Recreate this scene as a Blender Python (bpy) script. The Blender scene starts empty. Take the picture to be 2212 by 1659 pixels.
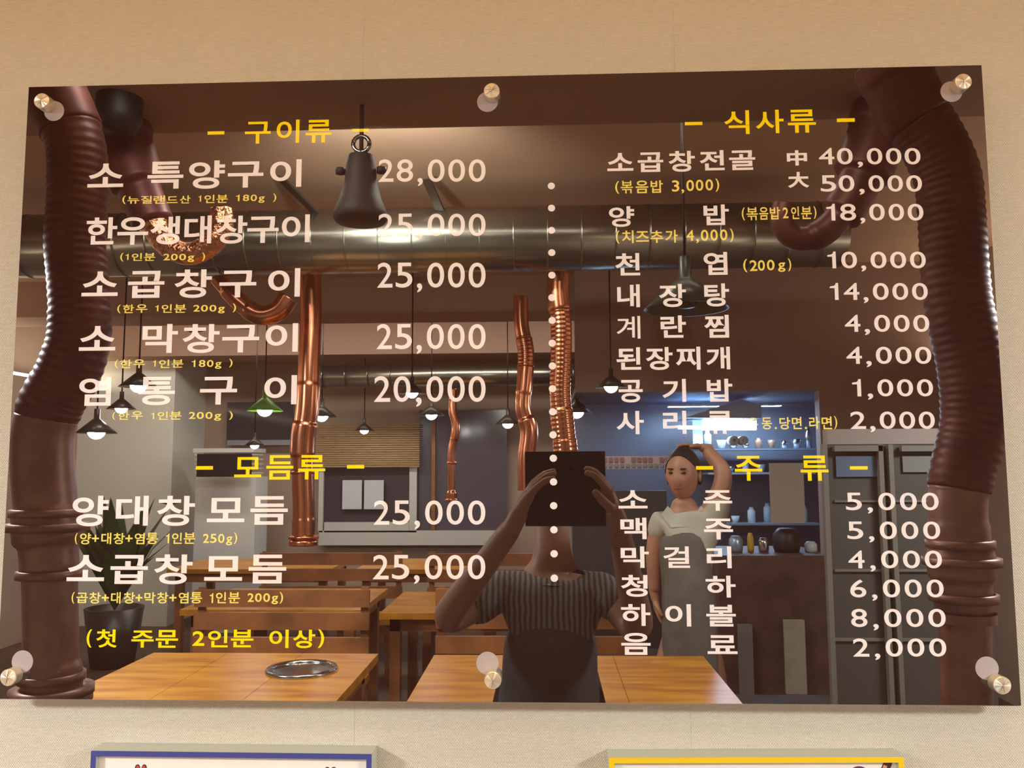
import bpy, bmesh, math, random
from mathutils import Vector, Matrix, Euler
random.seed(7)
PI = math.pi
scene = bpy.context.scene
COL = scene.collection

# ------------------------------------------------------------------ camera, world, lights, exposure
F_PX, CX, CY = 1800.0, 1106.0, 829.5
CAM_H, FACE_Y = 1.55, -0.035                     # lens height, y of the front face of the menu board
CAM = Vector((0.0, FACE_Y - 1.0, CAM_H))
CAM_ROT = Euler((1.66843068, 0.0044789, 0.0402994), 'XYZ')
cd = bpy.data.cameras.new('camera')
cam = bpy.data.objects.new('camera', cd)
COL.objects.link(cam)
cam.location = CAM
cam.rotation_euler = CAM_ROT
cd.sensor_fit = 'HORIZONTAL'
cd.sensor_width = 36.0
cd.lens = 36.0 * F_PX / 2212.0
cd.clip_start = 0.01
scene.camera = cam

world = bpy.data.worlds.new('world')
scene.world = world
world.use_nodes = True
world.node_tree.nodes['Background'].inputs[0].default_value = (0.9, 0.75, 0.6, 1)
world.node_tree.nodes['Background'].inputs[1].default_value = 0.05

scene.view_settings.view_transform = 'Standard'
scene.view_settings.look = 'None'
scene.view_settings.gamma = 1.0
scene.view_settings.use_curve_mapping = False
scene.view_settings.exposure = 0.0

def area_light(name, loc, rot, sx, sy, power, color):
    d = bpy.data.lights.new(name, 'AREA')
    d.shape = 'RECTANGLE'
    d.size, d.size_y = sx, sy
    d.energy = power
    d.color = color
    o = bpy.data.objects.new(name, d)
    COL.objects.link(o)
    o.location = loc
    o.rotation_euler = rot
    return o

def point_light(name, loc, power, color, r=0.03):
    d = bpy.data.lights.new(name, 'POINT')
    d.energy = power
    d.color = color
    d.shadow_soft_size = r
    o = bpy.data.objects.new(name, d)
    COL.objects.link(o)
    o.location = loc
    return o

WARM = (1.0, 0.82, 0.60)
NEUT = (1.0, 0.95, 0.84)
COOL = (0.42, 0.68, 1.0)
def disc_light(name, loc, size, power, color, rot=(0, 0, 0)):
    o = area_light(name, loc, rot, size, size, power, color)
    o.data.shape = 'DISK'
    return o
ORANGE = (1.0, 0.66, 0.10)
area_light('unseen_ceiling_light', (0.55, -0.75, 2.97), (0, 0, 0), 0.8, 0.2, 4.3, ORANGE)  # unseen ceiling lights added to warm the top of the wall
area_light('unseen_ceiling_light', (-0.75, -0.75, 2.97), (0, 0, 0), 0.8, 0.2, 4.3, ORANGE)
# pendants added to light the wall, just outside what the board reflects
disc_light('pendant_or_added_light', (-2.2, -1.75, 2.22), 0.48, 140, (0.93, 1.0, 1.0))
disc_light('pendant_or_added_light', (2.1, -1.75, 2.22), 0.48, 122, (0.93, 1.0, 1.0))
# unseen uplights added by the side walls to wash the ceiling
area_light('added_uplight', (-4.5, -4.2, 2.35), (PI, 0.35, 0), 0.15, 6.0, 66, WARM)
area_light('added_uplight', (2.85, -3.0, 2.35), (PI, -0.35, 0), 0.15, 4.0, 35, WARM)
# unseen lights added to brighten duct, tables and back wall, hidden from the board
area_light('unseen_ceiling_light', (-0.65, -2.25, 2.95), (-0.35, 0, 0), 0.8, 0.10, 80, (0.95, 1.0, 0.88))
area_light('unseen_ceiling_light', (-1.1, -1.35, 2.94), (-0.75, 0, 0), 0.6, 0.3, 22, NEUT)
area_light('unseen_ceiling_light', (0.6, -1.40, 2.94), (-0.75, 0, 0), 0.6, 0.3, 17, NEUT)
area_light('unseen_ceiling_light', (-1.6, -5.95, 2.93), (-0.35, 0, 0), 5.0, 0.2, 170, NEUT)
area_light('unseen_ceiling_light', (-0.4, -2.25, 2.955), (-0.2, 0, 0), 3.4, 0.10, 26, NEUT)
# kitchen tubes
area_light('kitchen_tube_light', (1.32, -5.80, 1.85), (0.5, 0, 0), 0.5, 0.05, 30, COOL)
area_light('kitchen_tube_light', (1.45, -5.85, 2.02), (0, 0, 0), 0.9, 0.08, 170, COOL)

# ------------------------------------------------------------------ pixel helpers
_R = CAM_ROT.to_matrix()
def ray(u, v):
    d = _R @ Vector((u - CX, -(v - CY), -F_PX))
    return d / d.y
def on_plane(u, v, y):                            # point of the photograph on a plane y = const
    d = ray(u, v)
    return CAM + d * (y - CAM.y)
def refl(u, v, Z):                                # a thing seen in the board, Z metres behind its reflection's eye
    d = ray(u, v)
    return Vector((d.x * Z, FACE_Y - (Z - 1.0), CAM_H + d.z * Z))
def refl_h(u, v, h):                              # the same for a point at height h
    d = ray(u, v)
    return refl(u, v, (h - CAM_H) / d.z)

# ------------------------------------------------------------------ materials
def mat(name, color, rough=0.5, metal=0.0, spec=0.5, var=0.0, scale=8.0, stretch=(1, 1, 1), bump=0.0,
        emit=None, strength=0.0, ior=None, color2=None):
    m = bpy.data.materials.new(name)
    m.use_nodes = True
    nt = m.node_tree
    b = nt.nodes['Principled BSDF']
    b.inputs['Base Color'].default_value = (*color, 1)
    b.inputs['Roughness'].default_value = rough
    b.inputs['Metallic'].default_value = metal
    b.inputs['Specular IOR Level'].default_value = spec
    if ior:
        b.inputs['IOR'].default_value = ior
    if emit:
        b.inputs['Emission Color'].default_value = (*emit, 1)
        b.inputs['Emission Strength'].default_value = strength
    if var > 0 or bump > 0 or color2:
        tc = nt.nodes.new('ShaderNodeTexCoord')
        mp = nt.nodes.new('ShaderNodeMapping')
        mp.inputs['Scale'].default_value = stretch
        nz = nt.nodes.new('ShaderNodeTexNoise')
        nz.inputs['Scale'].default_value = scale
        nz.inputs['Detail'].default_value = 5
        nt.links.new(tc.outputs['Object'], mp.inputs[0])
        nt.links.new(mp.outputs[0], nz.inputs['Vector'])
        if var > 0 or color2:
            rp = nt.nodes.new('ShaderNodeValToRGB')
            c2 = color2 or tuple(max(0, c * (1 - var)) for c in color)
            rp.color_ramp.elements[0].color = (*c2, 1)
            rp.color_ramp.elements[0].position = 0.35
            rp.color_ramp.elements[1].color = (*[min(1, c * (1 + var * 0.4)) for c in color], 1)
            rp.color_ramp.elements[1].position = 0.65
            nt.links.new(nz.outputs[0], rp.inputs[0])
            nt.links.new(rp.outputs[0], b.inputs['Base Color'])
        if bump > 0:
            bp = nt.nodes.new('ShaderNodeBump')
            bp.inputs['Strength'].default_value = bump
            bp.inputs['Distance'].default_value = 0.01
            nt.links.new(nz.outputs[0], bp.inputs['Height'])
            nt.links.new(bp.outputs[0], b.inputs['Normal'])
    return m

BOARD_IOR = 2.8
M = {}
M['board'] = mat('brown_acrylic', (0.022, 0.0095, 0.0070), 0.004, 0, 0.5, ior=BOARD_IOR)
M['white_print'] = mat('white_print', (0.88, 0.79, 0.75), 0.004, ior=1.9)
M['yellow_print'] = mat('yellow_print', (0.96, 0.72, 0.003), 0.004, ior=1.7)
M['pale_yellow_print'] = mat('pale_yellow_print', (0.88, 0.70, 0.14), 0.004, ior=1.9)
M['disc'] = mat('grey_disc', (0.42, 0.35, 0.34), 0.02, ior=1.5)
M['acrylic_edge'] = mat('acrylic_edge', (0.72, 0.60, 0.44), 0.15)
M['steel'] = mat('brushed_steel', (0.75, 0.70, 0.62), 0.28, 1.0)

def wallpaper_material():
    m = bpy.data.materials.new('woven_wallpaper')
    m.use_nodes = True
    nt = m.node_tree
    N, L = nt.nodes, nt.links
    b = N['Principled BSDF']
    b.inputs['Roughness'].default_value = 0.62
    b.inputs['Specular IOR Level'].default_value = 0.35
    tc = N.new('ShaderNodeTexCoord')
    sp = N.new('ShaderNodeSeparateXYZ')
    nz0 = N.new('ShaderNodeTexNoise')
    nz0.inputs['Scale'].default_value = 90
    L.new(tc.outputs['Object'], nz0.inputs['Vector'])
    wob = N.new('ShaderNodeMath'); wob.operation = 'MULTIPLY_ADD'
    L.new(nz0.outputs[0], wob.inputs[0]); wob.inputs[1].default_value = 2.2; wob.inputs[2].default_value = -1.1
    L.new(tc.outputs['Object'], sp.inputs[0])
    def wave(out, wl, add):
        k = N.new('ShaderNodeMath'); k.operation = 'MULTIPLY_ADD'
        L.new(out, k.inputs[0]); k.inputs[1].default_value = 2 * PI / wl
        L.new(wob.outputs[0], k.inputs[2])
        s = N.new('ShaderNodeMath'); s.operation = 'COSINE'
        L.new(k.outputs[0], s.inputs[0])
        return s.outputs[0]
    wx = wave(sp.outputs['X'], 0.0028, 0)
    wz = wave(sp.outputs['Z'], 0.0037, 0)
    pr = N.new('ShaderNodeMath'); pr.operation = 'MULTIPLY'
    L.new(wx, pr.inputs[0]); L.new(wz, pr.inputs[1])
    # fine thread noise stretched along the weft
    mp = N.new('ShaderNodeMapping'); mp.inputs['Scale'].default_value = (60, 60, 420)
    L.new(tc.outputs['Object'], mp.inputs[0])
    nz = N.new('ShaderNodeTexNoise'); nz.inputs['Scale'].default_value = 1.0; nz.inputs['Detail'].default_value = 3
    L.new(mp.outputs[0], nz.inputs['Vector'])
    ad = N.new('ShaderNodeMath'); ad.operation = 'MULTIPLY_ADD'
    L.new(nz.outputs[0], ad.inputs[0]); ad.inputs[1].default_value = 1.4
    L.new(pr.outputs[0], ad.inputs[2])
    bp = N.new('ShaderNodeBump'); bp.inputs['Strength'].default_value = 0.55; bp.inputs['Distance'].default_value = 0.0006
    L.new(ad.outputs[0], bp.inputs['Height']); L.new(bp.outputs[0], b.inputs['Normal'])
    rp = N.new('ShaderNodeMapRange')
    rp.inputs['From Min'].default_value = -0.6; rp.inputs['From Max'].default_value = 2.0
    L.new(ad.outputs[0], rp.inputs['Value'])
    mx = N.new('ShaderNodeMix'); mx.data_type = 'RGBA'
    mx.inputs['A'].default_value = (0.47, 0.41, 0.305, 1)
    mx.inputs['B'].default_value = (0.73, 0.655, 0.52, 1)
    L.new(rp.outputs['Result'], mx.inputs['Factor'])
    L.new(mx.outputs['Result'], b.inputs['Base Color'])
    return m
M['wallpaper'] = wallpaper_material()

# ------------------------------------------------------------------ mesh helpers
class MB:
    def __init__(s): s.v, s.f, s.sm = [], [], []
    def add(s, vs, fs, smooth=False):
        n = len(s.v)
        s.v += [tuple(p) for p in vs]
        s.f += [tuple(i + n for i in f) for f in fs]
        s.sm += [smooth] * len(fs)
        return s
    def box(s, a, b):
        x0, y0, z0 = [min(a[i], b[i]) for i in range(3)]
        x1, y1, z1 = [max(a[i], b[i]) for i in range(3)]
        return s.add([(x0, y0, z0), (x1, y0, z0), (x1, y1, z0), (x0, y1, z0), (x0, y0, z1), (x1, y0, z1), (x1, y1, z1), (x0, y1, z1)],
                     [(0, 3, 2, 1), (4, 5, 6, 7), (0, 1, 5, 4), (1, 2, 6, 5), (2, 3, 7, 6), (3, 0, 4, 7)])
    def bar(s, a, b, w, d):                       # a square bar between two points
        a, b = Vector(a), Vector(b)
        t = (b - a).normalized()
        up = Vector((0, 0, 1)) if abs(t.z) < 0.9 else Vector((0, 1, 0))
        p = t.cross(up).normalized(); q = t.cross(p)
        vs = []
        for c in (a, b):
            for i, j in ((-1, -1), (1, -1), (1, 1), (-1, 1)):
                vs.append(c + p * (i * w / 2) + q * (j * d / 2))
        return s.add(vs, [(0, 1, 2, 3), (7, 6, 5, 4), (0, 4, 5, 1), (1, 5, 6, 2), (2, 6, 7, 3), (3, 7, 4, 0)])
    def tube(s, pts, rad, n=20, cap=True, smooth=True):
        pts = [Vector(p) for p in pts]
        if not isinstance(rad, (list, tuple)): rad = [rad] * len(pts)
        t0 = (pts[1] - pts[0]).normalized()
        p = t0.orthogonal().normalized()
        vs, fs = [], []
        for i, c in enumerate(pts):
            t = (pts[min(i + 1, len(pts) - 1)] - pts[max(i - 1, 0)]).normalized()
            p = (p - t * p.dot(t)).normalized()
            q = t.cross(p)
            for k in range(n):
                a = 2 * PI * k / n
                vs.append(c + (p * math.cos(a) + q * math.sin(a)) * rad[i])
        for i in range(len(pts) - 1):
            for k in range(n):
                k2 = (k + 1) % n
                fs.append((i * n + k, i * n + k2, (i + 1) * n + k2, (i + 1) * n + k))
        s.add(vs, fs, smooth)
        if cap:
            s.f.append(tuple(len(s.v) - len(vs) + k for k in reversed(range(n)))); s.sm.append(False)
            s.f.append(tuple(len(s.v) - n + k for k in range(n))); s.sm.append(False)
        return s
    def lathe(s, prof, c=(0, 0, 0), axis='z', n=32, smooth=True):   # prof: (radius, height)
        vs, fs = [], []
        for r, h in prof:
            for k in range(n):
                a = 2 * PI * k / n
                if axis == 'z': vs.append((c[0] + r * math.cos(a), c[1] + r * math.sin(a), c[2] + h))
                else: vs.append((c[0] + r * math.cos(a), c[1] - h, c[2] + r * math.sin(a)))
        for i in range(len(prof) - 1):
            for k in range(n):
                k2 = (k + 1) % n
                fs.append((i * n + k, i * n + k2, (i + 1) * n + k2, (i + 1) * n + k))
        return s.add(vs, fs, smooth)
    def prism(s, pts, y0, y1):                    # polygon in x,z between y0 and y1
        n = len(pts)
        vs = [(x, y0, z) for x, z in pts] + [(x, y1, z) for x, z in pts]
        fs = [tuple(range(n)), tuple(reversed(range(n, 2 * n)))]
        fs += [(i, i + n, (i + 1) % n + n, (i + 1) % n) for i in range(n)]
        return s.add(vs, fs)
    def build(s, name, m, parent=None, fix=True):
        me = bpy.data.meshes.new(name)
        me.from_pydata(s.v, [], s.f)
        if fix:
            bm = bmesh.new(); bm.from_mesh(me)
            bmesh.ops.recalc_face_normals(bm, faces=bm.faces)
            bm.to_mesh(me); bm.free()
        me.polygons.foreach_set('use_smooth', s.sm)
        me.materials.append(m)
        o = bpy.data.objects.new(name, me)
        COL.objects.link(o)
        if parent: o.parent = parent
        return o

def tag(o, label=None, cat=None, group=None, kind=None):
    for k, v in (('label', label), ('category', cat), ('group', group), ('kind', kind)):
        if v: o[k] = v
    return o
def empty(name, loc=(0, 0, 0)):
    o = bpy.data.objects.new(name, None)
    COL.objects.link(o)
    o.location = loc
    o.empty_display_size = 0.05
    return o
def adopt(root, objs):                            # parent keeping world position (root has only a location)
    for o in objs:
        o.parent = root
        o.location = Vector(o.location) - root.location
def dup(o, parent=None, name=None):
    c = o.copy(); COL.objects.link(c)
    c.parent = parent
    for ch in list(o.children): dup(ch, c)
    return c
def catmull(P, n=8):
    P = [Vector(p) for p in P]
    P = [P[0] * 2 - P[1]] + P + [P[-1] * 2 - P[-2]]
    out = []
    for i in range(1, len(P) - 2):
        for k in range(n):
            t = k / n
            a, b, c, d = P[i - 1], P[i], P[i + 1], P[i + 2]
            out.append(0.5 * ((2 * b) + (c - a) * t + (2 * a - 5 * b + 4 * c - d) * t * t + (3 * b - 3 * c + d - a) * t ** 3))
    out.append(P[-2])
    return out
def arclen(pts, step):
    out = [pts[0]]; acc = 0
    for a, b in zip(pts, pts[1:]):
        L = (b - a).length
        while acc + L >= step and L > 0:
            a = a + (b - a) * ((step - acc) / L)
            L = (b - a).length
            out.append(a); acc = 0
        acc += L
    return out

# ------------------------------------------------------------------ room shell
X0, X1, YB, HC = -4.7, 3.0, -8.0, 3.0
seams = [-0.234 - 1.06 * k for k in range(5, -1, -1)] + [0.17 + 1.06 * k for k in range(4)]
seams = [max(X0, s) for s in seams]; seams[0] = X0; seams[-1] = X1
wall = tag(MB().box((X0 - 0.1, 0.002, -0.1), (X1 + 0.1, 0.12, HC)).build('wall_front', mat('plaster', (0.42, 0.36, 0.28), 0.8)), kind='structure')
for a, b in zip(seams, seams[1:]):
    MB().box((a + 0.00012, 0, 0), (b - 0.00012, 0.004, HC)).build('wallpaper_strip', M['wallpaper'], wall)

# ------------------------------------------------------------------ menu board
XL, XR = on_plane(60, 187, FACE_Y).x, on_plane(2209.5, 1527, FACE_Y).x
XL = (XL + on_plane(-6.6, 1507, FACE_Y).x) / 2; XR = (XR + on_plane(2117, 142, FACE_Y).x) / 2
ZT = (on_plane(60, 187, FACE_Y).z + on_plane(2117, 142, FACE_Y).z) / 2
ZB = (on_plane(-6.6, 1507, FACE_Y).z + on_plane(2209.5, 1527, FACE_Y).z) / 2
board = tag(empty('menu_board', (0, FACE_Y, ZB)), 'large glossy dark brown acrylic menu board with white and yellow Korean lettering', 'sign')
parts = []
parts.append(MB().box((XL, FACE_Y, ZB), (XR, FACE_Y + 0.0015, ZT)).build('front_panel', M['board']))
e = MB().box((XL - 0.0009, FACE_Y + 0.0016, ZB - 0.0009), (XR + 0.0009, FACE_Y + 0.008, ZT + 0.0009)).build('backing_sheet', M['acrylic_edge'])
e['label'] = 'clear acrylic sheet with pale edges'
parts.append(e)

_glyphs = {}
def glyph_mesh(text, off):
    key = (text, off)
    if text == '1':                               # numeral with a plain stem and a small flag
        pts = [(1, 0), (1, 1), (.72, 1), (.66, .90), (.50, .835), (0, .80), (0, .70), (.56, .70), (.56, 0)]
        return [Vector((x, y, 0)) for x, y in pts], [tuple(range(9))], 0, 1, 0, 1
    if key not in _glyphs:
        c = bpy.data.curves.new('t', 'FONT')
        c.body = text
        c.size = 1.0
        c.offset = off
        c.resolution_u = 6
        o = bpy.data.objects.new('t', c)
        COL.objects.link(o)
        dg = bpy.context.evaluated_depsgraph_get()
        me = bpy.data.meshes.new_from_object(o.evaluated_get(dg))
        vs = [v.co.copy() for v in me.vertices]
        fs = [tuple(p.vertices) for p in me.polygons]
        bpy.data.objects.remove(o); bpy.data.curves.remove(c); bpy.data.meshes.remove(me)
        xs = [v.x for v in vs]; ys = [v.y for v in vs]
        _glyphs[key] = (vs, fs, min(xs), max(xs), min(ys), max(ys))
    return _glyphs[key]
TY = FACE_Y - 0.00025
OFFS = {'걸': 0.016, '계': 0.006, '볶': 0.010, '찜': 0.024, '1': 0}
def put(mb, text, x0, y0, x1, y1, off=0.018):     # ink box in photograph pixels
    vs, fs, a0, a1, b0, b1 = glyph_mesh(text, off)
    c = on_plane((x0 + x1) / 2, (y0 + y1) / 2, FACE_Y)
    w = (on_plane(x1, (y0 + y1) / 2, FACE_Y) - on_plane(x0, (y0 + y1) / 2, FACE_Y)).length
    h = (on_plane((x0 + x1) / 2, y0, FACE_Y) - on_plane((x0 + x1) / 2, y1, FACE_Y)).length
    sx, sz = w / max(1e-6, a1 - a0), h / max(1e-6, b1 - b0)
    P = [(c.x + (v.x - (a0 + a1) / 2) * sx, TY, c.z + (v.y - (b0 + b1) / 2) * sz) for v in vs]
    mb.add(P, fs)
def spread(g):                                    # weights such as 200g: four characters in one measured box
    t, x0, y0, x1, y1 = g[:5]
    if len(t) < 4: return [g]
    w, h = x1 - x0, y1 - y0
    yb = y0 + h * 0.79
    return [(t[0], x0, y0, x0 + w * (.13 if t[0] == '1' else .205), yb), (t[1], x0 + w * .245, y0, x0 + w * .465, yb),
            (t[2], x0 + w * .515, y0, x0 + w * .735, yb), ('g', x0 + w * .785, y0 + h * .23, x1, y1)]
def line(name, glyphs, m, off=0.018, label=None):   # every character is a part of its own
    glyphs = [q for g in glyphs for q in spread(g)]
    for g in glyphs:
        mb = MB()
        put(mb, *g[:5], off=(g[5] if len(g) > 5 else OFFS.get(g[0], off)))
        me = bpy.data.meshes.new(name)
        me.from_pydata(mb.v, [], mb.f)
        me.materials.append(m)
        me.update()
        if sum(p.normal.y * p.area for p in me.polygons) > 0: me.flip_normals()
        o = bpy.data.objects.new(name, me)
        COL.objects.link(o)
        if label: o['label'] = label
        parts.append(o)
def crop(ox, oy, *gs):                            # ink boxes read off a 3.95x enlargement whose corner is ox, oy
    k = 3.95
    return [(t, ox + a / k, oy + c / k, ox + b / k, oy + d / k) for t, a, b, c, d in gs]

W, Y, P = M['white_print'], M['yellow_print'], M['pale_yellow_print']
BO = 0.022
# --- dish names
line('dish_name', crop(0, 180, ('소', 750, 1055, 685, 887), ('특', 1260, 1565, 668, 900), ('양', 1612, 1918, 660, 900), ('구', 1945, 2248, 668, 890), ('이', 2305, 2573, 650, 885)), W, BO)
line('dish_name', crop(0, 180, ('한', 738, 1000, 1145, 1375), ('우', 1003, 1265, 1143, 1378), ('생', 1283, 1535, 1135, 1375), ('대', 1575, 1805, 1130, 1367), ('창', 1842, 2110, 1130, 1368), ('구', 2110, 2378, 1137, 1362), ('이', 2405, 2643, 1120, 1357)), W, BO)
line('dish_name', crop(0, 560, ('소', 700, 1008, 105, 315), ('곱', 1093, 1403, 100, 330), ('창', 1490, 1807, 87, 330), ('구', 1873, 2187, 97, 325), ('이', 2288, 2561, 78, 320)), W, BO)
line('dish_name', crop(0, 560, ('소', 677, 988, 570, 780), ('막', 1215, 1517, 553, 800), ('창', 1557, 1873, 553, 800), ('구', 1897, 2212, 560, 795), ('이', 2266, 2543, 547, 790)), W, BO)
line('dish_name', crop(0, 560, ('염', 675, 950, 1005, 1250), ('통', 1180, 1493, 1003, 1245), ('구', 1707, 2023, 1003, 1240), ('이', 2255, 2533, 990, 1238)), W, BO)
line('dish_name', crop(0, 900, ('양', 618, 925, 675, 935), ('대', 990, 1267, 675, 930), ('창', 1340, 1663, 675, 932), ('모', 1768, 2087, 693, 900), ('듬', 2137, 2456, 678, 922)), W, BO)
line('dish_name', crop(0, 900, ('소', 573, 892, 1180, 1403), ('곱', 943, 1262, 1180, 1427), ('창', 1315, 1643, 1175, 1430), ('모', 1745, 2068, 1190, 1400), ('듬', 2122, 2443, 1177, 1423)), W, BO)
# --- yellow headings
def dash(ox, oy, a, b, c, d): return crop(ox, oy, ('-', a, b, c, d))
HL = 'bright yellow heading'
line('heading', dash(0, 180, 1772, 1915, 410, 438) + crop(0, 180, ('구', 2090, 2310, 328, 515)) + crop(540, 180, ('이', 228, 422, 312, 510), ('류', 475, 697, 312, 508), ('-', 872, 1015, 388, 415)), Y, 0.017, HL)
line('heading', dash(1080, 180, 1577, 1727, 330, 358) + crop(1080, 180, ('식', 1913, 2127, 232, 435), ('사', 2182, 2420, 227, 427)) + crop(1640, 140, ('류', 243, 482, 383, 580), ('-', 662, 815, 457, 488)), Y, 0.017, HL)
line('heading', crop(0, 900, ('-', 1672, 1818, 422, 452), ('모', 2000, 2231, 345, 517)) + crop(540, 900, ('듬', 140, 370, 328, 537), ('류', 412, 643, 327, 535), ('-', 828, 975, 413, 443)), Y, 0.017, HL)
line('heading', crop(1080, 900, ('-', 1672, 1818, 422, 452), ('주', 2003, 2237, 335, 547)) + crop(1640, 900, ('류', 352, 590, 332, 547), ('-', 773, 925, 423, 452)), Y, 0.017, HL)
line('order_note', crop(0, 1200, ('(', 740, 785, 630, 785), ('첫', 822, 998, 630, 785), ('주', 1122, 1312, 640, 785), ('문', 1330, 1520, 635, 787), ('2', 1643, 1745, 645, 770), ('인', 1775, 1945, 633, 783), ('분', 1970, 2163, 632, 783)) + crop(540, 1200, ('이', 165, 330, 632, 788), ('상', 367, 557, 632, 790), (')', 580, 633, 630, 788)), Y, 0.020, 'bright yellow note')
# --- right column names
line('dish_name', crop(1080, 180, ('소', 915, 1137, 595, 748), ('곱', 1175, 1393, 590, 757), ('창', 1437, 1663, 577, 755), ('전', 1703, 1915, 572, 743), ('골', 1955, 2178, 573, 740)), W, BO)
line('size_mark', crop(1640, 140, ('中', 235, 408, 730, 860)), W, 0.034)
line('size_mark', crop(1640, 140, ('大', 242, 425, 915, 1050)), W, 0.034)
line('dish_name', crop(1080, 180, ('양', 930, 1145, 1050, 1225), ('밥', 1737, 1953, 1035, 1210)), W, BO)
line('dish_name', crop(1080, 180, ('천', 983, 1195, 1450, 1640), ('엽', 1738, 1940, 1440, 1635)), W, BO)
o7 = (1080, 560)
line('dish_name', crop(*o7, ('내', 1000, 1193, 215, 410), ('장', 1357, 1587, 212, 408), ('탕', 1743, 1955, 207, 403)), W, BO)
line('dish_name', crop(*o7, ('계', 995, 1197, 485, 678), ('란', 1370, 1587, 480, 670), ('찜', 1743, 1953, 475, 670)), W, BO)
line('dish_name', crop(*o7, ('된', 993, 1203, 752, 943), ('장', 1245, 1473, 750, 945), ('찌', 1500, 1710, 747, 943), ('개', 1758, 1963, 747, 940)), W, BO)
line('dish_name', crop(*o7, ('공', 1013, 1218, 1030, 1222), ('기', 1385, 1587, 1022, 1217), ('밥', 1765, 1983, 1020, 1215)), W, BO)
line('dish_name', crop(*o7, ('사', 993, 1227, 1295, 1493), ('리', 1390, 1590, 1293, 1490), ('류', 1765, 1985, 1295, 1490)), W, BO)
oa, ob = (1080, 900), (1080, 1200)
line('drink_name', crop(*oa, ('소', 1010, 1258, 628, 783), ('주', 1733, 1980, 628, 803)), W, BO)
line('drink_name', crop(*oa, ('맥', 1027, 1250, 862, 1045), ('주', 1740, 1988, 870, 1048)), W, BO)
line('drink_name', crop(*oa, ('막', 1030, 1270, 1107, 1290), ('걸', 1393, 1620, 1107, 1290), ('리', 1763, 1975, 1107, 1293)), W, BO)
line('drink_name', crop(*oa, ('청', 1032, 1260, 1350, 1537), ('하', 1755, 2010, 1357, 1543)), W, BO)
line('drink_name', crop(*ob, ('하', 1033, 1283, 412, 600), ('이', 1410, 1630, 415, 605), ('볼', 1760, 2012, 420, 605)), W, BO)
line('drink_name', crop(*ob, ('음', 1035, 1285, 660, 847), ('료', 1770, 2025, 680, 840)), W, BO)
# --- prices: fractions of the line's width taken by each character
def price(text, x0, x1, cy, h, fr, off=0.026):
    w = x1 - x0
    g = []
    for ch, (a, b) in zip(text, fr):
        if ch == ',': g.append((ch, x0 + a * w, cy + 0.33 * h, x0 + b * w, cy + 0.69 * h, off + 0.01))
        else: g.append((ch, x0 + a * w, cy - h / 2, x0 + b * w, cy + h / 2))
    line('price', g, W, off)
FL = [(0, .140), (.170, .323), (.365, .414), (.460, .617), (.652, .808), (.843, 1)]
FL2 = [(0, .144), (.174, .326), (.374, .426), (.468, .621), (.658, .813), (.847, 1)]
for t, x0, x1, cy, h, fr in (('28,000', 817.7, 1048.9, 368.6, 48.7, FL), ('25,000', 817.2, 1048.9, 485.8, 48.4, FL),
        ('25,000', 815.4, 1048.9, 594.4, 54, FL), ('25,000', 813.9, 1048.9, 727.1, 54.4, FL), ('20,000', 808.4, 1048.9, 840.3, 55.7, FL2),
        ('25,000', 807.6, 1048.4, 1107.2, 52.4, FL), ('25,000', 805.8, 1048.4, 1225, 52.7, FL)):
    price(t, x0, x1, cy, h, fr, 0.006)
R5 = [(0, .152), (.178, .333), (.383, .435), (.472, .625), (.660, .812), (.844, 1)]
R18 = [(0, .09), (.141, .305), (.351, .401), (.441, .601), (.641, .80), (.837, 1)]
R14 = [(0, .086), (.140, .300), (.344, .395), (.438, .600), (.638, .80), (.839, 1)]
R4 = [(0, .183), (.236, .299), (.347, .535), (.579, .767), (.81, 1)]
R1 = [(0, .109), (.192, .26), (.312, .508), (.554, .753), (.801, 1)]
RD = [(0, .172), (.236, .293), (.35, .533), (.583, .765), (.817, 1)]
for t, x0, x1, cy, h, fr in (('40,000', 1768.6, 1988.1, 337.6, 35.4, R5), ('50,000', 1772.4, 1991.4, 396.4, 35.4, R5),
        ('18,000', 1785, 1994.4, 458.5, 36.2, R18), ('10,000', 1787.3, 1999.5, 561.7, 36, R14), ('14,000', 1792.7, 2003.8, 629.7, 36.5, R14),
        ('4,000', 1824.8, 2007.1, 698.6, 36.7, R4), ('4,000', 1828.1, 2011.4, 767.6, 37, R4), ('1,000', 1840.8, 2015.2, 837.7, 37.2, R1),
        ('2,000', 1836.7, 2019, 907.8, 37.6, R4), ('5,000', 1826.8, 2027.3, 1083.2, 37.9, RD), ('5,000', 1829.9, 2030.6, 1145.6, 38, RD),
        ('4,000', 1832.4, 2034.4, 1208.4, 38.2, RD), ('6,000', 1836.2, 2038.2, 1271.1, 38.7, RD), ('8,000', 1838.2, 2042.5, 1334.8, 39.2, RD),
        ('2,000', 1842.5, 2043.8, 1398.7, 39.2, RD)):
    price(t, x0, x1, cy, h, fr, 0.009)
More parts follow.
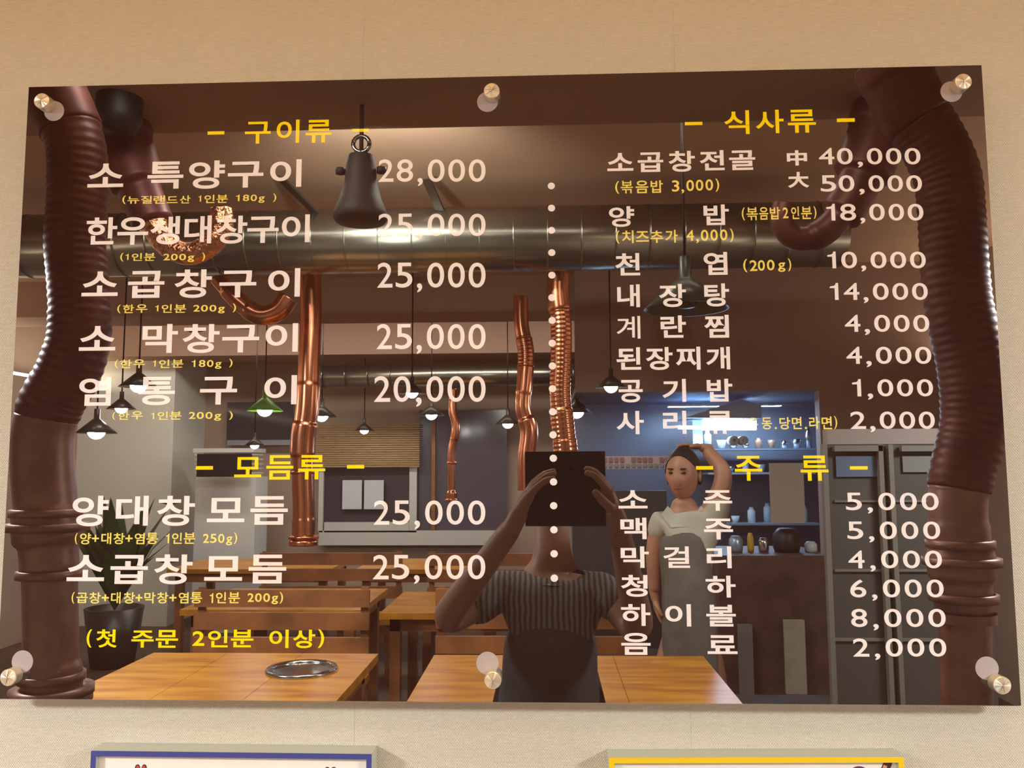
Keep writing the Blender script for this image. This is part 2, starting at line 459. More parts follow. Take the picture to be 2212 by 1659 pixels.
# --- small pale yellow notes
NL = 'pale yellow small print'
def note(gs): line('portion_note', gs, P, 0.016, NL)
note(crop(0, 180, ('(', 1045, 1075, 958, 1030), ('뉴', 1087, 1190, 965, 1028), ('질', 1202, 1298, 960, 1028), ('랜', 1310, 1412, 958, 1028), ('드', 1425, 1517, 965, 1022), ('산', 1535, 1625, 957, 1025), ('1', 1693, 1717, 957, 1010), ('인', 1745, 1832, 952, 1022), ('분', 1850, 1945, 950, 1020))
     + crop(540, 180, ('180g', -120, 125, 950, 1020), (')', 197, 225, 940, 1012)))
note(crop(0, 180, ('(', 1027, 1055, 1447, 1520), ('1', 1072, 1098, 1455, 1508), ('인', 1125, 1213, 1450, 1515), ('분', 1230, 1325, 1448, 1515), ('200g', 1395, 1657, 1455, 1525), (')', 1725, 1750, 1445, 1515)))
note(crop(0, 560, ('(', 1002, 1030, 388, 460), ('한', 1050, 1145, 387, 460), ('우', 1162, 1257, 385, 458), ('1', 1325, 1353, 392, 445), ('인', 1380, 1468, 385, 457), ('분', 1488, 1590, 385, 457), ('200g', 1650, 1918, 390, 462), (')', 1985, 2015, 378, 452)))
note(crop(0, 560, ('(', 980, 1010, 858, 930), ('한', 1028, 1125, 857, 930), ('우', 1140, 1237, 855, 928), ('1', 1305, 1330, 862, 915), ('인', 1358, 1447, 857, 928), ('분', 1467, 1565, 855, 925), ('180g', 1635, 1890, 860, 935), (')', 1955, 1985, 850, 922)))
note(crop(0, 560, ('(', 960, 985, 1305, 1370), ('한', 1008, 1105, 1298, 1370), ('우', 1122, 1220, 1297, 1368), ('1', 1290, 1318, 1308, 1362), ('인', 1345, 1435, 1300, 1370), ('분', 1450, 1550, 1298, 1368), ('200g', 1612, 1887, 1303, 1378), (')', 1955, 1987, 1297, 1370)))
note(crop(0, 900, ('(', 640, 663, 992, 1090), ('양', 683, 778, 992, 1090), ('+', 785, 845, 1010, 1068), ('대', 865, 950, 990, 1088), ('창', 968, 1065, 992, 1088), ('+', 1070, 1132, 1010, 1068), ('염', 1150, 1235, 992, 1088), ('통', 1250, 1350, 990, 1087), ('1', 1415, 1445, 998, 1080), ('인', 1468, 1553, 990, 1085), ('분', 1568, 1668, 988, 1085), ('250g', 1733, 1983, 1000, 1098), (')', 1997, 2025, 988, 1087)))
note(crop(0, 900, ('(', 612, 637, 1497, 1595), ('곱', 653, 750, 1502, 1590), ('창', 762, 862, 1498, 1595), ('+', 868, 930, 1515, 1575), ('대', 948, 1030, 1497, 1595), ('창', 1055, 1153, 1498, 1595), ('+', 1157, 1217, 1515, 1575), ('막', 1232, 1328, 1498, 1593), ('창', 1340, 1437, 1498, 1593), ('+', 1445, 1507, 1515, 1575), ('염', 1525, 1610, 1498, 1593), ('통', 1625, 1725, 1497, 1593), ('1', 1790, 1820, 1505, 1590), ('인', 1843, 1930, 1497, 1592), ('분', 1950, 2048, 1497, 1592))
     + crop(540, 900, ('200g', -20, 240, 1507, 1600), (')', 253, 283, 1497, 1595)))
note(crop(1080, 180, ('(', 983, 1017, 835, 943), ('볶', 1030, 1135, 832, 940), ('음', 1157, 1265, 830, 938), ('밥', 1285, 1390, 828, 935), ('3', 1467, 1530, 828, 925), (',', 1548, 1572, 905, 940), ('0', 1590, 1655, 825, 920), ('0', 1670, 1735, 823, 917), ('0', 1753, 1818, 820, 915), (')', 1838, 1870, 813, 925)))
note(crop(1080, 180, ('(', 2063, 2090, 1060, 1170), ('볶', 2103, 2200, 1058, 1168)) + crop(1640, 140, ('음', 0, 77, 1215, 1322), ('밥', 90, 178, 1213, 1320), ('2', 200, 248, 1218, 1310), ('인', 272, 340, 1210, 1317), ('분', 357, 448, 1210, 1317), (')', 463, 487, 1207, 1315)))
note(crop(1080, 180, ('(', 988, 1020, 1257, 1368), ('치', 1040, 1140, 1255, 1365), ('즈', 1160, 1270, 1262, 1352), ('추', 1283, 1392, 1257, 1362), ('가', 1410, 1517, 1250, 1360), ('4', 1590, 1655, 1252, 1345), (',', 1675, 1698, 1328, 1365), ('0', 1713, 1778, 1250, 1345), ('0', 1795, 1858, 1248, 1343), ('0', 1877, 1940, 1247, 1340), (')', 1962, 1993, 1240, 1355)))
note(crop(1080, 180, ('(', 2075, 2110, 1500, 1612), ('2', 2130, 2195, 1510, 1602)) + crop(1640, 560, ('0', -12, 48, 8, 98), ('0', 65, 130, 5, 95), ('g', 160, 222, 28, 108), (')', 245, 273, -5, 103)))
note(crop(1640, 560, ('(', -152, -125, 1355, 1455), ('우', -100, -10, 1352, 1450), ('동', 20, 108, 1350, 1452), ('.', 132, 150, 1432, 1450), ('당', 172, 265, 1348, 1452), ('면', 278, 362, 1345, 1450), ('.', 388, 408, 1430, 1450), ('라', 425, 515, 1342, 1450), ('면', 532, 620, 1342, 1450), (')', 638, 665, 1338, 1448)))
# --- column of white dots
for u, v in [(1190.9, 401.8), (1191.4, 449.6), (1191.4, 497.7), (1191.9, 545.8), (1192.2, 594.5), (1192.2, 643), (1192.7, 692.2), (1192.9, 741.3),
             (1193.2, 790.4), (1193.4, 839.7), (1193.9, 889.6), (1194.6, 939.4), (1195.3, 989.9), (1195.7, 1041), (1196, 1092.4), (1196.5, 1144.3), (1197, 1196.2), (1197.4, 1248.9)]:
    c = on_plane(u, v, FACE_Y); r = 0.0044
    mb = MB()
    mb.add([(c.x + r * math.cos(2 * PI * k / 24), TY, c.z + r * 0.97 * math.sin(2 * PI * k / 24)) for k in range(24)], [tuple(range(24))])
    parts.append(mb.build('dot', W))
# --- standoffs and the pale discs beside them
st = [(89, 217, 117, 240), (1062, 195.5, 1053, 220), (2082, 175.5, 2055, 198), (17, 1464, 48.5, 1429), (1064.5, 1470, 1053, 1432.5), (2166, 1481, 2132, 1443.5)]
for i, (cu, cv, du, dv) in enumerate(st):
    d = on_plane(du, dv, FACE_Y)
    mb = MB()
    r = 0.0131
    mb.add([(d.x + r * math.cos(2 * PI * k / 40), TY + 0.0001, d.z + r * math.sin(2 * PI * k / 40)) for k in range(40)], [tuple(range(40))])
    parts.append(tag(mb.build('round_patch', M['disc']), 'pale grey disc'))
    hgt = 0.014
    c = on_plane(cu, cv, FACE_Y - hgt)
    so = MB().lathe([(0.0085, -0.034), (0.0085, 0.0)], (c.x, FACE_Y, c.z), 'y', 28).build('standoff', M['steel'])
    so['label'] = 'steel standoff'
    parts.append(so)
    cap = MB()
    n = 72
    R = 0.0098
    prof = [(R, 0.0004), (R, hgt - 0.0008), (R - 0.0009, hgt)]
    cap.lathe(prof, (c.x, FACE_Y, c.z), 'y', n, smooth=False)
    # spun face: shallow radial facets that catch the lamps like a turned disc
    ring = [(c.x + (R - 0.0009) * math.cos(2 * PI * k / n), FACE_Y - hgt, c.z + (R - 0.0009) * math.sin(2 * PI * k / n)) for k in range(n)]
    cr = random.Random(i)
    tilt = [cr.choice((0.0001, 0.0004, 0.0009, 0.0015)) for k in range(n // 3)]
    for k in range(n // 3):                       # turned face: wedges leaning a little differently
        cap.add([ring[(3 * k + j) % n] for j in range(4)] + [(c.x, FACE_Y - hgt - tilt[k], c.z)], [(0, 1, 4), (1, 2, 4), (2, 3, 4)])
    M_cap = M.get('cap')
    if not M_cap:
        M_cap = M['cap'] = mat('spun_steel', (0.86, 0.76, 0.58), 0.26, 0.65)
        nt = M_cap.node_tree; b = nt.nodes['Principled BSDF']
        b.inputs['Anisotropic'].default_value = 0.9
        tg = nt.nodes.new('ShaderNodeTangent'); tg.direction_type = 'RADIAL'; tg.axis = 'Y'
        nt.links.new(tg.outputs[0], b.inputs['Tangent'])
    co = cap.build('cap', M_cap)
    # own origin in the middle of the cap, so that the radial grain runs round it
    for v in co.data.vertices: v.co -= Vector((c.x, FACE_Y, c.z))
    co.location = (c.x, FACE_Y, c.z)
    co.parent = so
adopt(board, parts)

#ROOM#
# ------------------------------------------------------------------ the restaurant behind the photographer (seen only as the board's reflection)
tag(MB().box((X0, YB, -0.1), (X1, 0, 0)).build('floor', mat('floor_wood', (0.10, 0.06, 0.04), 0.5, var=0.4, scale=3)), kind='structure')
tag(MB().box((X0, YB, HC), (X1, 0.1, HC + 0.1)).build('ceiling', mat('ceiling_paint', (0.56, 0.36, 0.25), 0.8, var=0.12, scale=1.2)), kind='structure')
m_wall = mat('room_paint', (0.44, 0.33, 0.25), 0.8, var=0.15, scale=1.5)
tag(MB().box((X0 - 0.1, YB, -0.1), (X0, 0, HC)).build('wall_left', m_wall), kind='structure')
tag(MB().box((X1, YB, -0.1), (X1 + 0.1, 0, HC)).build('wall_right', m_wall), kind='structure')
tag(MB().box((X0, YB - 0.1, -0.1), (X1, YB, HC)).build('wall_back', m_wall), kind='structure')

m_cop = mat('copper', (0.80, 0.30, 0.16), 0.22, 1.0)
m_copd = mat('dimmed_copper', (0.34, 0.17, 0.14), 0.40, 0.45, var=0.25, scale=12)  # dim light on the near pipes is put into this darker copper
m_flex = mat('unlit_sleeve_copper', (0.15, 0.042, 0.034), 0.45, 0.35, var=0.3, scale=12)  # unlit look of sleeves and pipe tops is put into the dark colour
m_copb = mat('crumpled_copper', (0.90, 0.42, 0.24), 0.16, 1.0, bump=1.0, scale=45)
m_duct = mat('galvanised_steel', (0.36, 0.34, 0.29), 0.24, 0.95, var=0.1, scale=4)
m_dark = mat('dark_metal', (0.035, 0.026, 0.02), 0.35)
m_olive = mat('olive_enamel', (0.045, 0.045, 0.03), 0.35)
m_bulb = mat('lit_bulb', (1, 1, 1), 0.5, emit=(1, 0.98, 0.95), strength=22)
m_wood = mat('table_pine', (0.66, 0.29, 0.035), 0.30, spec=0.2, color2=(0.42, 0.14, 0.018), scale=3, stretch=(1, 6, 1))
m_wood2 = mat('bench_wood', (0.34, 0.13, 0.045), 0.4, var=0.4, scale=5)
m_steel2 = mat('polished_steel', (0.62, 0.62, 0.62), 0.15, 1.0)
m_white = mat('white_plastic', (0.66, 0.66, 0.62), 0.4)
m_cream = mat('white_frame_paint', (0.62, 0.60, 0.54), 0.5)
m_glassd = mat('dark_glass', (0.06, 0.055, 0.065), 0.08)
m_black = mat('black_plastic', (0.008, 0.006, 0.007), 0.5)
m_skin = mat('skin', (0.50, 0.24, 0.15), 0.5, var=0.1, scale=10)
m_hair = mat('black_hair', (0.02, 0.015, 0.013), 0.5, bump=0.4)
m_shirt = mat('cream_shirt', (0.56, 0.52, 0.42), 0.8, var=0.12, scale=12, bump=0.3)
m_apron = mat('charcoal_apron', (0.055, 0.045, 0.042), 0.85, var=0.25, scale=10, bump=0.3)
m_blue = mat('kitchen_wall', (0.10, 0.11, 0.145), 0.5)

def obj1(mb, name, m, label=None, cat=None, group=None, kind=None):
    return tag(mb.build(name, m), label, cat, group, kind)
def root(name, objs, label, cat, group=None, loc=None):
    r = tag(empty(name, loc or (0, 0, 0)), label, cat, group)
    adopt(r, objs)
    return r

# ceiling soffits (steps of the ceiling further back)
for i, (z0, ya, yb_) in enumerate(((2.86, -1.55, -2.15), (2.72, -5.3, -5.75), (2.62, -6.9, -7.4))):
    tag(MB().box((X0, yb_, z0), (X1, ya, HC)).build('trim_%d' % (i + 1), mat('soffit_paint', (0.34, 0.21, 0.15), 0.8)), kind='structure')
# pale plaster pillar and window wall at the back
p0, p1 = refl(150, 1000, 8.2), refl(372, 1000, 8.2)
tag(MB().box((p0.x, YB, 0), (p1.x, p0.y, HC - 0.3)).build('trim_4', mat('pale_plaster', (0.80, 0.80, 0.72), 0.8)), kind='structure')

# --- big spiral ducts under the ceiling
def duct(name, x0, x1, y, z, r, step, label, straps=()):
    d = MB().tube([(x0, y, z), (x1, y, z)], r, 40).build('pipe', m_duct)
    ps = [d]
    x = x0 + 0.05
    while x < x1:
        ps.append(MB().tube([(x - 0.003, y, z), (x + 0.003, y, z)], r + 0.0025, 40).build('seam_ring', m_duct))
        x += step
    for a_, b_ in straps: ps.append(MB().bar(a_, b_, 0.045, 0.012).build('hanger_strap', m_dark))
    return root(name, ps, label, 'duct')
c = refl(900, 520, 4.2)
duct('air_duct', -3.6, 1.5, c.y, c.z, 0.165, 0.17, 'round galvanised steel duct crossing the ceiling nearest the board',
     ((refl(606, 385, 3.95), refl(690, 468, 4.12)), (refl(922, 388, 3.95), refl(955, 464, 4.12))))
c = refl(900, 812, 8.0)
duct('air_duct', -2.2, 1.0, c.y, c.z, 0.11, 0.22, 'slimmer round steel duct under the ceiling near the back windows')
c = refl(900, 812, 8.0)

# --- copper exhaust pipes hanging over the tables
def copper_pipe(px, Z, rad, label, m_main=None, collars=(), group='copper exhaust pipes over the tables'):
    """px: list of (u, v[, radius scale]) down the pipe, Z: distance seen in the board"""
    pts = [refl(p[0], p[1], Z) for p in px]
    sc = [(p[2] if len(p) > 2 else 1.0) for p in px]
    cm = catmull(pts, 10)
    path = arclen(cm, 0.006)
    rr = []
    n = len(path)
    tot = n - 1
    zs = [p.z for p in path]
    kinds = [(p[3] if len(p) > 3 else 's') for p in px]
    for i, p in enumerate(path):
        # nearest control segment gives smooth or corrugated
        j = min(range(len(pts)), key=lambda k: (pts[k] - p).length)
        base = rad * sc[j]
        rr.append(base * (1 + (0.035 * (1 if (i // 2) % 2 else -1) if kinds[j] == 'c' else 0)))
    for _ in range(3):
        if any(abs(sc[i] - 1) > 0.01 for i in range(len(sc))):
            rr = [rr[0]] + [rr[i] * 0.7 + 0.15 * (rr[i - 1] + rr[i + 1]) for i in range(1, n - 1)] + [rr[-1]]
    ps = []
    smooth_m = m_main or (m_copd if Z < 3 else m_cop)
    corr_m = m_flex if Z < 3 else m_cop
    seg = [kinds[min(range(len(pts)), key=lambda k: (pts[k] - p).length)] for p in path]
    i0 = 0
    for i in range(1, n + 1):
        if i == n or seg[i] != seg[i0]:
            j1 = min(n, i + 1)
            if j1 - i0 > 2:
                ps.append(MB().tube(path[i0:j1], rr[i0:j1], 28).build('corrugated_sleeve' if seg[i0] == 'c' else 'pipe', corr_m if seg[i0] == 'c' else ({'b': m_copb, 'd': m_flex}.get(seg[i0], smooth_m))))
            i0 = i
    for (u, v, k) in collars:
        q = refl(u, v, Z)
        ps.append(MB().lathe([(rad * 0.9, -0.012), (rad * k, -0.010), (rad * k, 0.010), (rad * 0.9, 0.012)], q, 'z', 32).build('collar', m_cop if Z > 3 else m_copd))
    return root('exhaust_pipe', ps, label, 'pipe', group)
copper_pipe([(60, 60, 1.0, 'd'), (110, 180, 1.05, 'd'), (140, 250, 1.05, 'd'), (165, 320, .95, 'c'), (168, 420, .95, 'c'), (162, 520, .95, 'c'), (170, 620, .95, 'c'), (172, 720, .98, 'c'), (150, 800, 1, 'c'), (112, 870, 1, 'c'), (95, 930, .95),
             (92, 1000, .95), (98, 1080, .95), (100, 1120, 1.02), (103, 1150, 1.05), (106, 1200, .88), (108, 1260, .82), (110, 1400, .82), (112, 1470, .9), (112, 1520, 1.2)],
            2.25, 0.083, 'wide copper exhaust pipe with bent corrugated sleeve nearest the left end of the board',
            collars=((100, 1108, 1.1), (102, 1138, 1.28), (107, 1240, 1.0), (112, 1462, 1.0), (112, 1492, 1.25)))
copper_pipe([(1925, 130, 1.2, 'd'), (1960, 220, 1.1, 'd'), (2010, 300, 1, 'c'), (2045, 380, 1, 'c'), (2055, 470, 1, 'c'), (2060, 560, 1, 'c'), (2070, 660, 1, 'c'), (2092, 760, 1, 'c'), (2105, 860, 1, 'c'), (2100, 940, .98, 'c'), (2078, 1020, .95, 'c'), (2068, 1090, .86),
             (2072, 1170, .9), (2076, 1215, .98), (2080, 1290, .84), (2084, 1360, .74), (2086, 1450, .74), (2090, 1560, .74)],
            2.25, 0.083, 'wide copper exhaust pipe with corrugated sleeve nearest the right end of the board',
            collars=((2074, 1175, 1.0), (2077, 1212, 1.14), (2081, 1290, 1.0), (2084, 1332, 0.9)))
copper_pipe([(215, 120, 1.3), (250, 240, 1.3), (285, 360, 1.2), (318, 450, .9), (350, 515, .55, 'b'), (400, 548, .5, 'b'), (452, 530, .5, 'b'), (478, 492, .5, 'b'), (478, 450, .5, 'b')], 3.0, 0.085,
            'bright crumpled copper elbow pipe looping under the ceiling by the left wide pipe', m_main=m_flex)
copper_pipe([(1945, 120, 1.2), (1915, 220, 1.3), (1880, 330, 1.2), (1838, 430, .9), (1780, 500, .6), (1720, 515, .5), (1690, 480, .5), (1695, 440, .5)], 2.95, 0.085,
            'dull copper elbow pipe looping under the ceiling by the right wide pipe', m_main=m_flex)
c_ = refl(258, 235, 2.8)
root('fan_housing', [MB().lathe([(0.001, -0.09), (0.06, -0.085), (0.078, -0.03), (0.078, 0.09)], c_, 'z', 28).build('drum', m_black), MB().lathe([(0.05, 0.09), (0.05, 2.86 - c_.z)], c_, 'z', 20).build('neck', m_black)], 'black round fan housing under the ceiling beside the left wide copper pipe', 'fan', loc=c_)
copper_pipe([(470, 600, .8), (515, 650, .9), (560, 680, 1), (600, 672, 1), (625, 640, 1)], 4.4, 0.055, 'copper elbow curving into the middle upright pipe')
copper_pipe([(670, 590, 1), (672, 680, 1), (668, 780, 1), (664, 880, 1.05), (655, 950, 1.15), (654, 1020, 1.0), (656, 1090, 1.0), (656, 1150, 1.05), (655, 1180, 1.3)], 4.7, 0.062,
            'upright copper exhaust pipe ending in a flared hood above the middle table', collars=((655, 1020, 1.15), (656, 1160, 1.35)))
copper_pipe([(1206, 590, 1), (1206, 640, 1), (1212, 700, .9, 'c'), (1212, 780, .9, 'c'), (1210, 850, .9, 'c'), (1216, 920, 1, 'c'), (1222, 980, 1.05, 'c'), (1225, 1060, 1.05)], 4.4, 0.062,
            'corrugated copper pipe rising behind the photographer')
copper_pipe([(1125, 640, .9), (1126, 700, .9), (1136, 760, 1, 'c'), (1134, 820, 1), (1130, 880, .95), (1143, 930, 1.1), (1138, 990, 1.1), (1138, 1060, 1.1)], 5.2, 0.052,
            'thin copper pipe beside the corrugated one behind the photographer')
copper_pipe([(978, 840, .9), (978, 885, 1), (985, 925, 1), (976, 975, .9), (976, 1040, .9), (976, 1085, 1.2)], 6.4, 0.034,
            'small far copper pipe in front of the dark back window', collars=((976, 1000, 1.2), (976, 1080, 1.5)))

# --- bell lamp, cone pendants, bulbs
m_bell = mat('brown_lamp_enamel', (0.075, 0.05, 0.042), 0.6)
c = refl(779, 430, 2.9)
ps = [MB().lathe([(0.045, 0.16), (0.055, 0.12), (0.058, 0.06), (0.075, 0.0), (0.095, -0.05), (0.098, -0.07), (0.088, -0.085), (0.05, -0.095), (0.001, -0.098)], c, 'z', 36).build('shade', m_bell)]
for s_ in (-1, 1): ps.append(MB().lathe([(0.001, -0.014), (0.018, -0.01), (0.018, 0.01), (0.001, 0.014)], c + Vector((s_ * 0.075, 0, 0.105)), 'z', 14).build('knob', m_bell))
ps.append(MB().tube([c + Vector((0, 0, 0.14)), Vector((c.x, c.y, 2.86))], 0.008, 10).build('stem', m_bell))
ring = [c + Vector((0.03 * math.cos(a), 0, 0.205 + 0.03 * math.sin(a))) for a in [2 * PI * k / 16 for k in range(17)]]
ps.append(MB().tube(ring, 0.008, 8).build('ring', m_steel2))
sl_ = point_light('spot_lamp_light', c + Vector((0.0, -0.13, 0.0)), 10, (0.95, 1.0, 0.86), 0.03)
ld_ = bpy.data.lights.new('spot_lamp_light', 'SPOT'); ld_.energy = 95; ld_.color = (0.95, 1.0, 0.86); ld_.spot_size = 1.9; ld_.spot_blend = 0.8; ld_.shadow_soft_size = 0.03
bpy.data.lights.remove(sl_.data)
sl_ = bpy.data.objects.new('spot_lamp_light', ld_); COL.objects.link(sl_); sl_.location = c + Vector((0.0, -0.13, 0.0)); sl_.rotation_euler = (-2.02, 0, 0)
root('spot_lamp', ps, 'dark bell shaped lamp with side knobs hanging from the ceiling by the board', 'lamp', loc=c)

def cone_lamp(u, v, Z, r, m, label, lit=True, group=None):
    c = refl(u, v, Z)
    h = r * 0.75
    ps = [MB().lathe([(r * 0.14, h + r * 0.5), (r * 0.15, h), (r * 0.25, h * 0.9), (r, 0), (r * 0.97, 0), (r * 0.22, h * 0.85), (0.001, h * 0.86)], c, 'z', 28).build('shade', m)]
    ps.append(MB().tube([c + Vector((0, 0, h + r * 0.45)), Vector((c.x, c.y, HC))], 0.005, 8).build('cord', m_black))
    ps.append(MB().lathe([(0.001, 0), (0.07, -0.0), (0.07, -0.045), (0.001, -0.05)][::-1], (c.x, c.y, HC), 'z', 20).build('canopy', m_dark))
    q = c + Vector((0, 0, r * 0.02))
    ps.append(MB().lathe([(0.001, 0.0), (r * 0.2, 0.004), (r * 0.28, 0.02), (r * 0.15, 0.05), (0.012, 0.08)], q, 'z', 20).build('bulb', m_bulb if lit else m_dark))
    if lit: point_light('pendant_or_added_light', c + Vector((0, 0, r * 0.12)), W_LAMP, (1, 0.99, 0.95), r * 0.42)
    return root('seen_or_added_pendant', ps, label, 'lamp', group, loc=c)
W_LAMP = 26
G = 'cone pendant lamps over the tables'
cone_lamp(1482, 668, 3.2, 0.165, m_olive, 'large dark olive cone pendant with an unlit bulb', False, G)
cone_lamp(1320, 838, 5.2, 0.10, m_dark, 'black cone pendant nearest the kitchen opening', True, G)
cone_lamp(1246, 893, 6.6, 0.13, m_dark, 'black cone pendant left of the kitchen opening', True, G)
cone_lamp(299, 836, 4.75, 0.11, m_dark, 'black cone pendant beside the left wide copper pipe', True, G)
cone_lamp(262, 884, 5.2, 0.09, m_dark, 'lower black cone pendant beside the pale pillar', True, G)
cone_lamp(208, 936, 5.0, 0.12, m_dark, 'lowest cone pendant in front of the pale pillar', True, G)
cone_lamp(572, 888, 6.4, 0.14, mat('green_enamel', (0.16, 0.42, 0.05), 0.35), 'cone pendant with a green lit shade', True, G)
cone_lamp(695, 901, 7.2, 0.13, m_dark, 'small black cone pendant right of the middle copper pipe', True, G)
cone_lamp(890, 851, 5.9, 0.10, m_dark, 'black cone pendant below the far duct', True, G)
cone_lamp(932, 898, 7.3, 0.12, m_dark, 'black cone pendant before the dark back window', True, G)
cone_lamp(1097, 917, 7.7, 0.12, m_dark, 'black cone pendant right of the dark back window', True, G)
cone_lamp(787, 931, 8.2, 0.10, m_dark, 'small cone pendant in front of the tan blind', True, G)
cone_lamp(550, 963, 7.2, 0.09, m_dark, 'small cone pendant above the white air conditioner', True, G)
# shades and cords of the side pendants added to light the wall
for x_, y_ in ((-2.2, -1.75), (2.1, -1.75)):
    c = Vector((x_, y_, 2.225))
    root('seen_or_added_pendant', [MB().lathe([(0.02, 0.28), (0.03, 0.18), (0.27, 0.0), (0.262, 0.0), (0.02, 0.17)], c, 'z', 28).build('shade', m_dark),
        MB().tube([c + Vector((0, 0, 0.2)), Vector((c.x, c.y, HC))], 0.005, 8).build('cord', m_black)],
        'added dark cone pendant %s of the menu board, out of its reflection' % ('left' if x_ < 0 else 'right'), 'lamp', G, loc=c)

# --- tables with a round grill ring, benches
def table(x0, x1, Zf, Zn, label, ring=None, h=0.72, legs=True):
    yf, yn = FACE_Y - (Zf - 1), FACE_Y - (Zn - 1)
    ps = []
    n = 3
    for i in range(n):
        a = x0 + (x1 - x0) * i / n; b = x0 + (x1 - x0) * (i + 1) / n
        ps.append(MB().box((a + 0.001, yf, h - 0.035), (b - 0.001, yn, h)).build('plank', m_wood))
    for a in (x0 + 0.08, x1 - 0.08):
        for y in (yf + 0.08, yn - 0.08):
            ps.append(MB().box((a - 0.03, y - 0.03, 0), (a + 0.03, y + 0.03, h - 0.035)).build('leg', m_wood2))
    ps.append(MB().box((x0 + 0.05, yf + 0.05, h - 0.11), (x1 - 0.05, yn - 0.05, h - 0.035)).build('apron_rail', m_wood2))
    t = root('dining_table', ps, label, 'table', 'pine tables set out across the restaurant', loc=Vector(((x0 + x1) / 2, (yf + yn) / 2, 0)))
    if ring:
        q = refl_h(ring[0], ring[1], h)
        r = ring[2]
        g = root('grill_ring', [MB().lathe([(r, 0.0), (r, 0.006), (r * 0.97, 0.014), (r * 0.86, 0.012), (r * 0.84, 0.002)], q + Vector((0, 0, 0.001)), 'z', 40).build('rim', m_steel2),
             MB().lathe([(r * 0.84, 0.003), (r * 0.5, 0.005), (0.001, 0.006)], q + Vector((0, 0, 0.001)), 'z', 40).build('lid', m_steel2)],
             'round steel grill ring on the %s' % label.replace('dining table ', 'table '), 'grill', 'steel grill rings on the tables', loc=q)
    return t
table(-1.77, -0.75, 3.78, 3.0, 'pine dining table at the left below the board', (652, 1449, 0.145))
table(-0.50, 0.68, 3.76, 2.98, 'pine dining table behind the photographer')
table(-2.15, -1.08, 5.75, 4.9, 'pine dining table in the second row at left', (645, 1288, 0.12))
table(-0.95, 0.1, 5.6, 4.8, 'pine dining table in the second row by the photographer', (1000, 1296, 0.12))
table(-3.1, -1.75, 7.6, 6.8, 'pine dining table in the far row at left')
table(-1.55, -0.4, 7.6, 6.8, 'pine dining table in the far row under the window')
def bench(x0, x1, Z, w, label, back=True):
    y = FACE_Y - (Z - 1)
    ps = [MB().box((x0, y - w, 0.41), (x1, y, 0.45)).build('seat', m_wood)]
    for a in (x0 + 0.04, x1 - 0.04): ps.append(MB().box((a - 0.03, y - w + 0.02, 0), (a + 0.03, y - 0.02, 0.41)).build('leg', m_wood2))
    if back:
        for z in (0.55, 0.68, 0.80): ps.append(MB().box((x0, y - w, z), (x1, y - w + 0.03, z + 0.09)).build('back_slat', m_wood2))
        for a in (x0 + 0.03, x1 - 0.03): ps.append(MB().box((a - 0.02, y - w - 0.02, 0.41), (a + 0.02, y - w, 0.9)).build('back_post', m_wood2))
    return root('bench', ps, label, 'bench', 'wooden benches beside the tables', loc=Vector(((x0 + x1) / 2, y, 0)))
bench(-1.9, -0.95, 4.2, 0.34, 'slatted wooden bench behind the left front table')
bench(-0.6, 0.5, 4.25, 0.34, 'slatted wooden bench behind the photographer table')
bench(-2.2, -1.1, 6.1, 0.34, 'slatted wooden bench behind the second row left table')
bench(-0.9, 0.1, 6.05, 0.34, 'slatted wooden bench behind the second row right table')

# --- back wall: windows, blind, papers, air conditioner, plant
def panel(u0, v0, u1, v1, Z, d, name, m):
    a, b = refl(u0, v1, Z), refl(u1, v0, Z)
    vm = (v0 + min(v1, 1500)) / 2                 # verticals lean in the photograph: take x half way up
    a.x, b.x = refl(u0, vm, Z).x, refl(u1, vm, Z).x
    return MB().box((a.x, a.y - d, a.z), (b.x, a.y, b.z)).build(name, m)
Zb = 8.86
w = tag(panel(690, 1010, 905, 1150, Zb, 0.03, 'window_1', m_glassd), kind='structure')
for q in ((688, 1146, 1092, 1178, 'sill'), (884, 1008, 900, 1150, 'mullion'), (688, 1005, 698, 1150, 'mullion'), (700, 1128, 884, 1150, 'rail')):
    panel(q[0], q[1], q[2], q[3], Zb - 0.05, 0.04, q[4], m_cream).parent = w
w = tag(panel(905, 885, 1095, 1146, Zb, 0.03, 'window_2', mat('evening_glass', (0.10, 0.09, 0.115), 0.15)), kind='structure')
panel(932, 885, 940, 1146, Zb - 0.04, 0.03, 'mullion', m_wood2).parent = w
w = tag(panel(490, 868, 632, 960, Zb, 0.03, 'window_3', m_glassd), kind='structure')
panel(490, 950, 632, 962, Zb - 0.04, 0.03, 'sill', mat('grey_paint', (0.3, 0.32, 0.34), 0.5)).parent = w
m_paper = mat('paper', (0.62, 0.62, 0.66), 0.7)
for i, (a, b) in enumerate(((739, 782), (786, 829))):
    obj1(MB().box(refl(a, 1100, Zb - 0.06), refl(b, 1037, Zb - 0.06) + Vector((0, -0.003, 0))), 'notice_sheet', m_paper, '%s white paper sheet stuck on the back window' % ('left' if i == 0 else 'right'), 'paper')
sl = []
m_blind = mat('reed_blind', (0.42, 0.26, 0.10), 0.7, var=0.3, scale=20, stretch=(1, 1, 12))
for k in range(20):
    v0 = 915 + k * 4.75
    sl.append(panel(672, v0, 906, v0 + 4.2, Zb - 0.12, 0.008, 'slat', m_blind))
root('roller_blind', sl, 'tan reed blind hanging half way down the back window', 'blind')
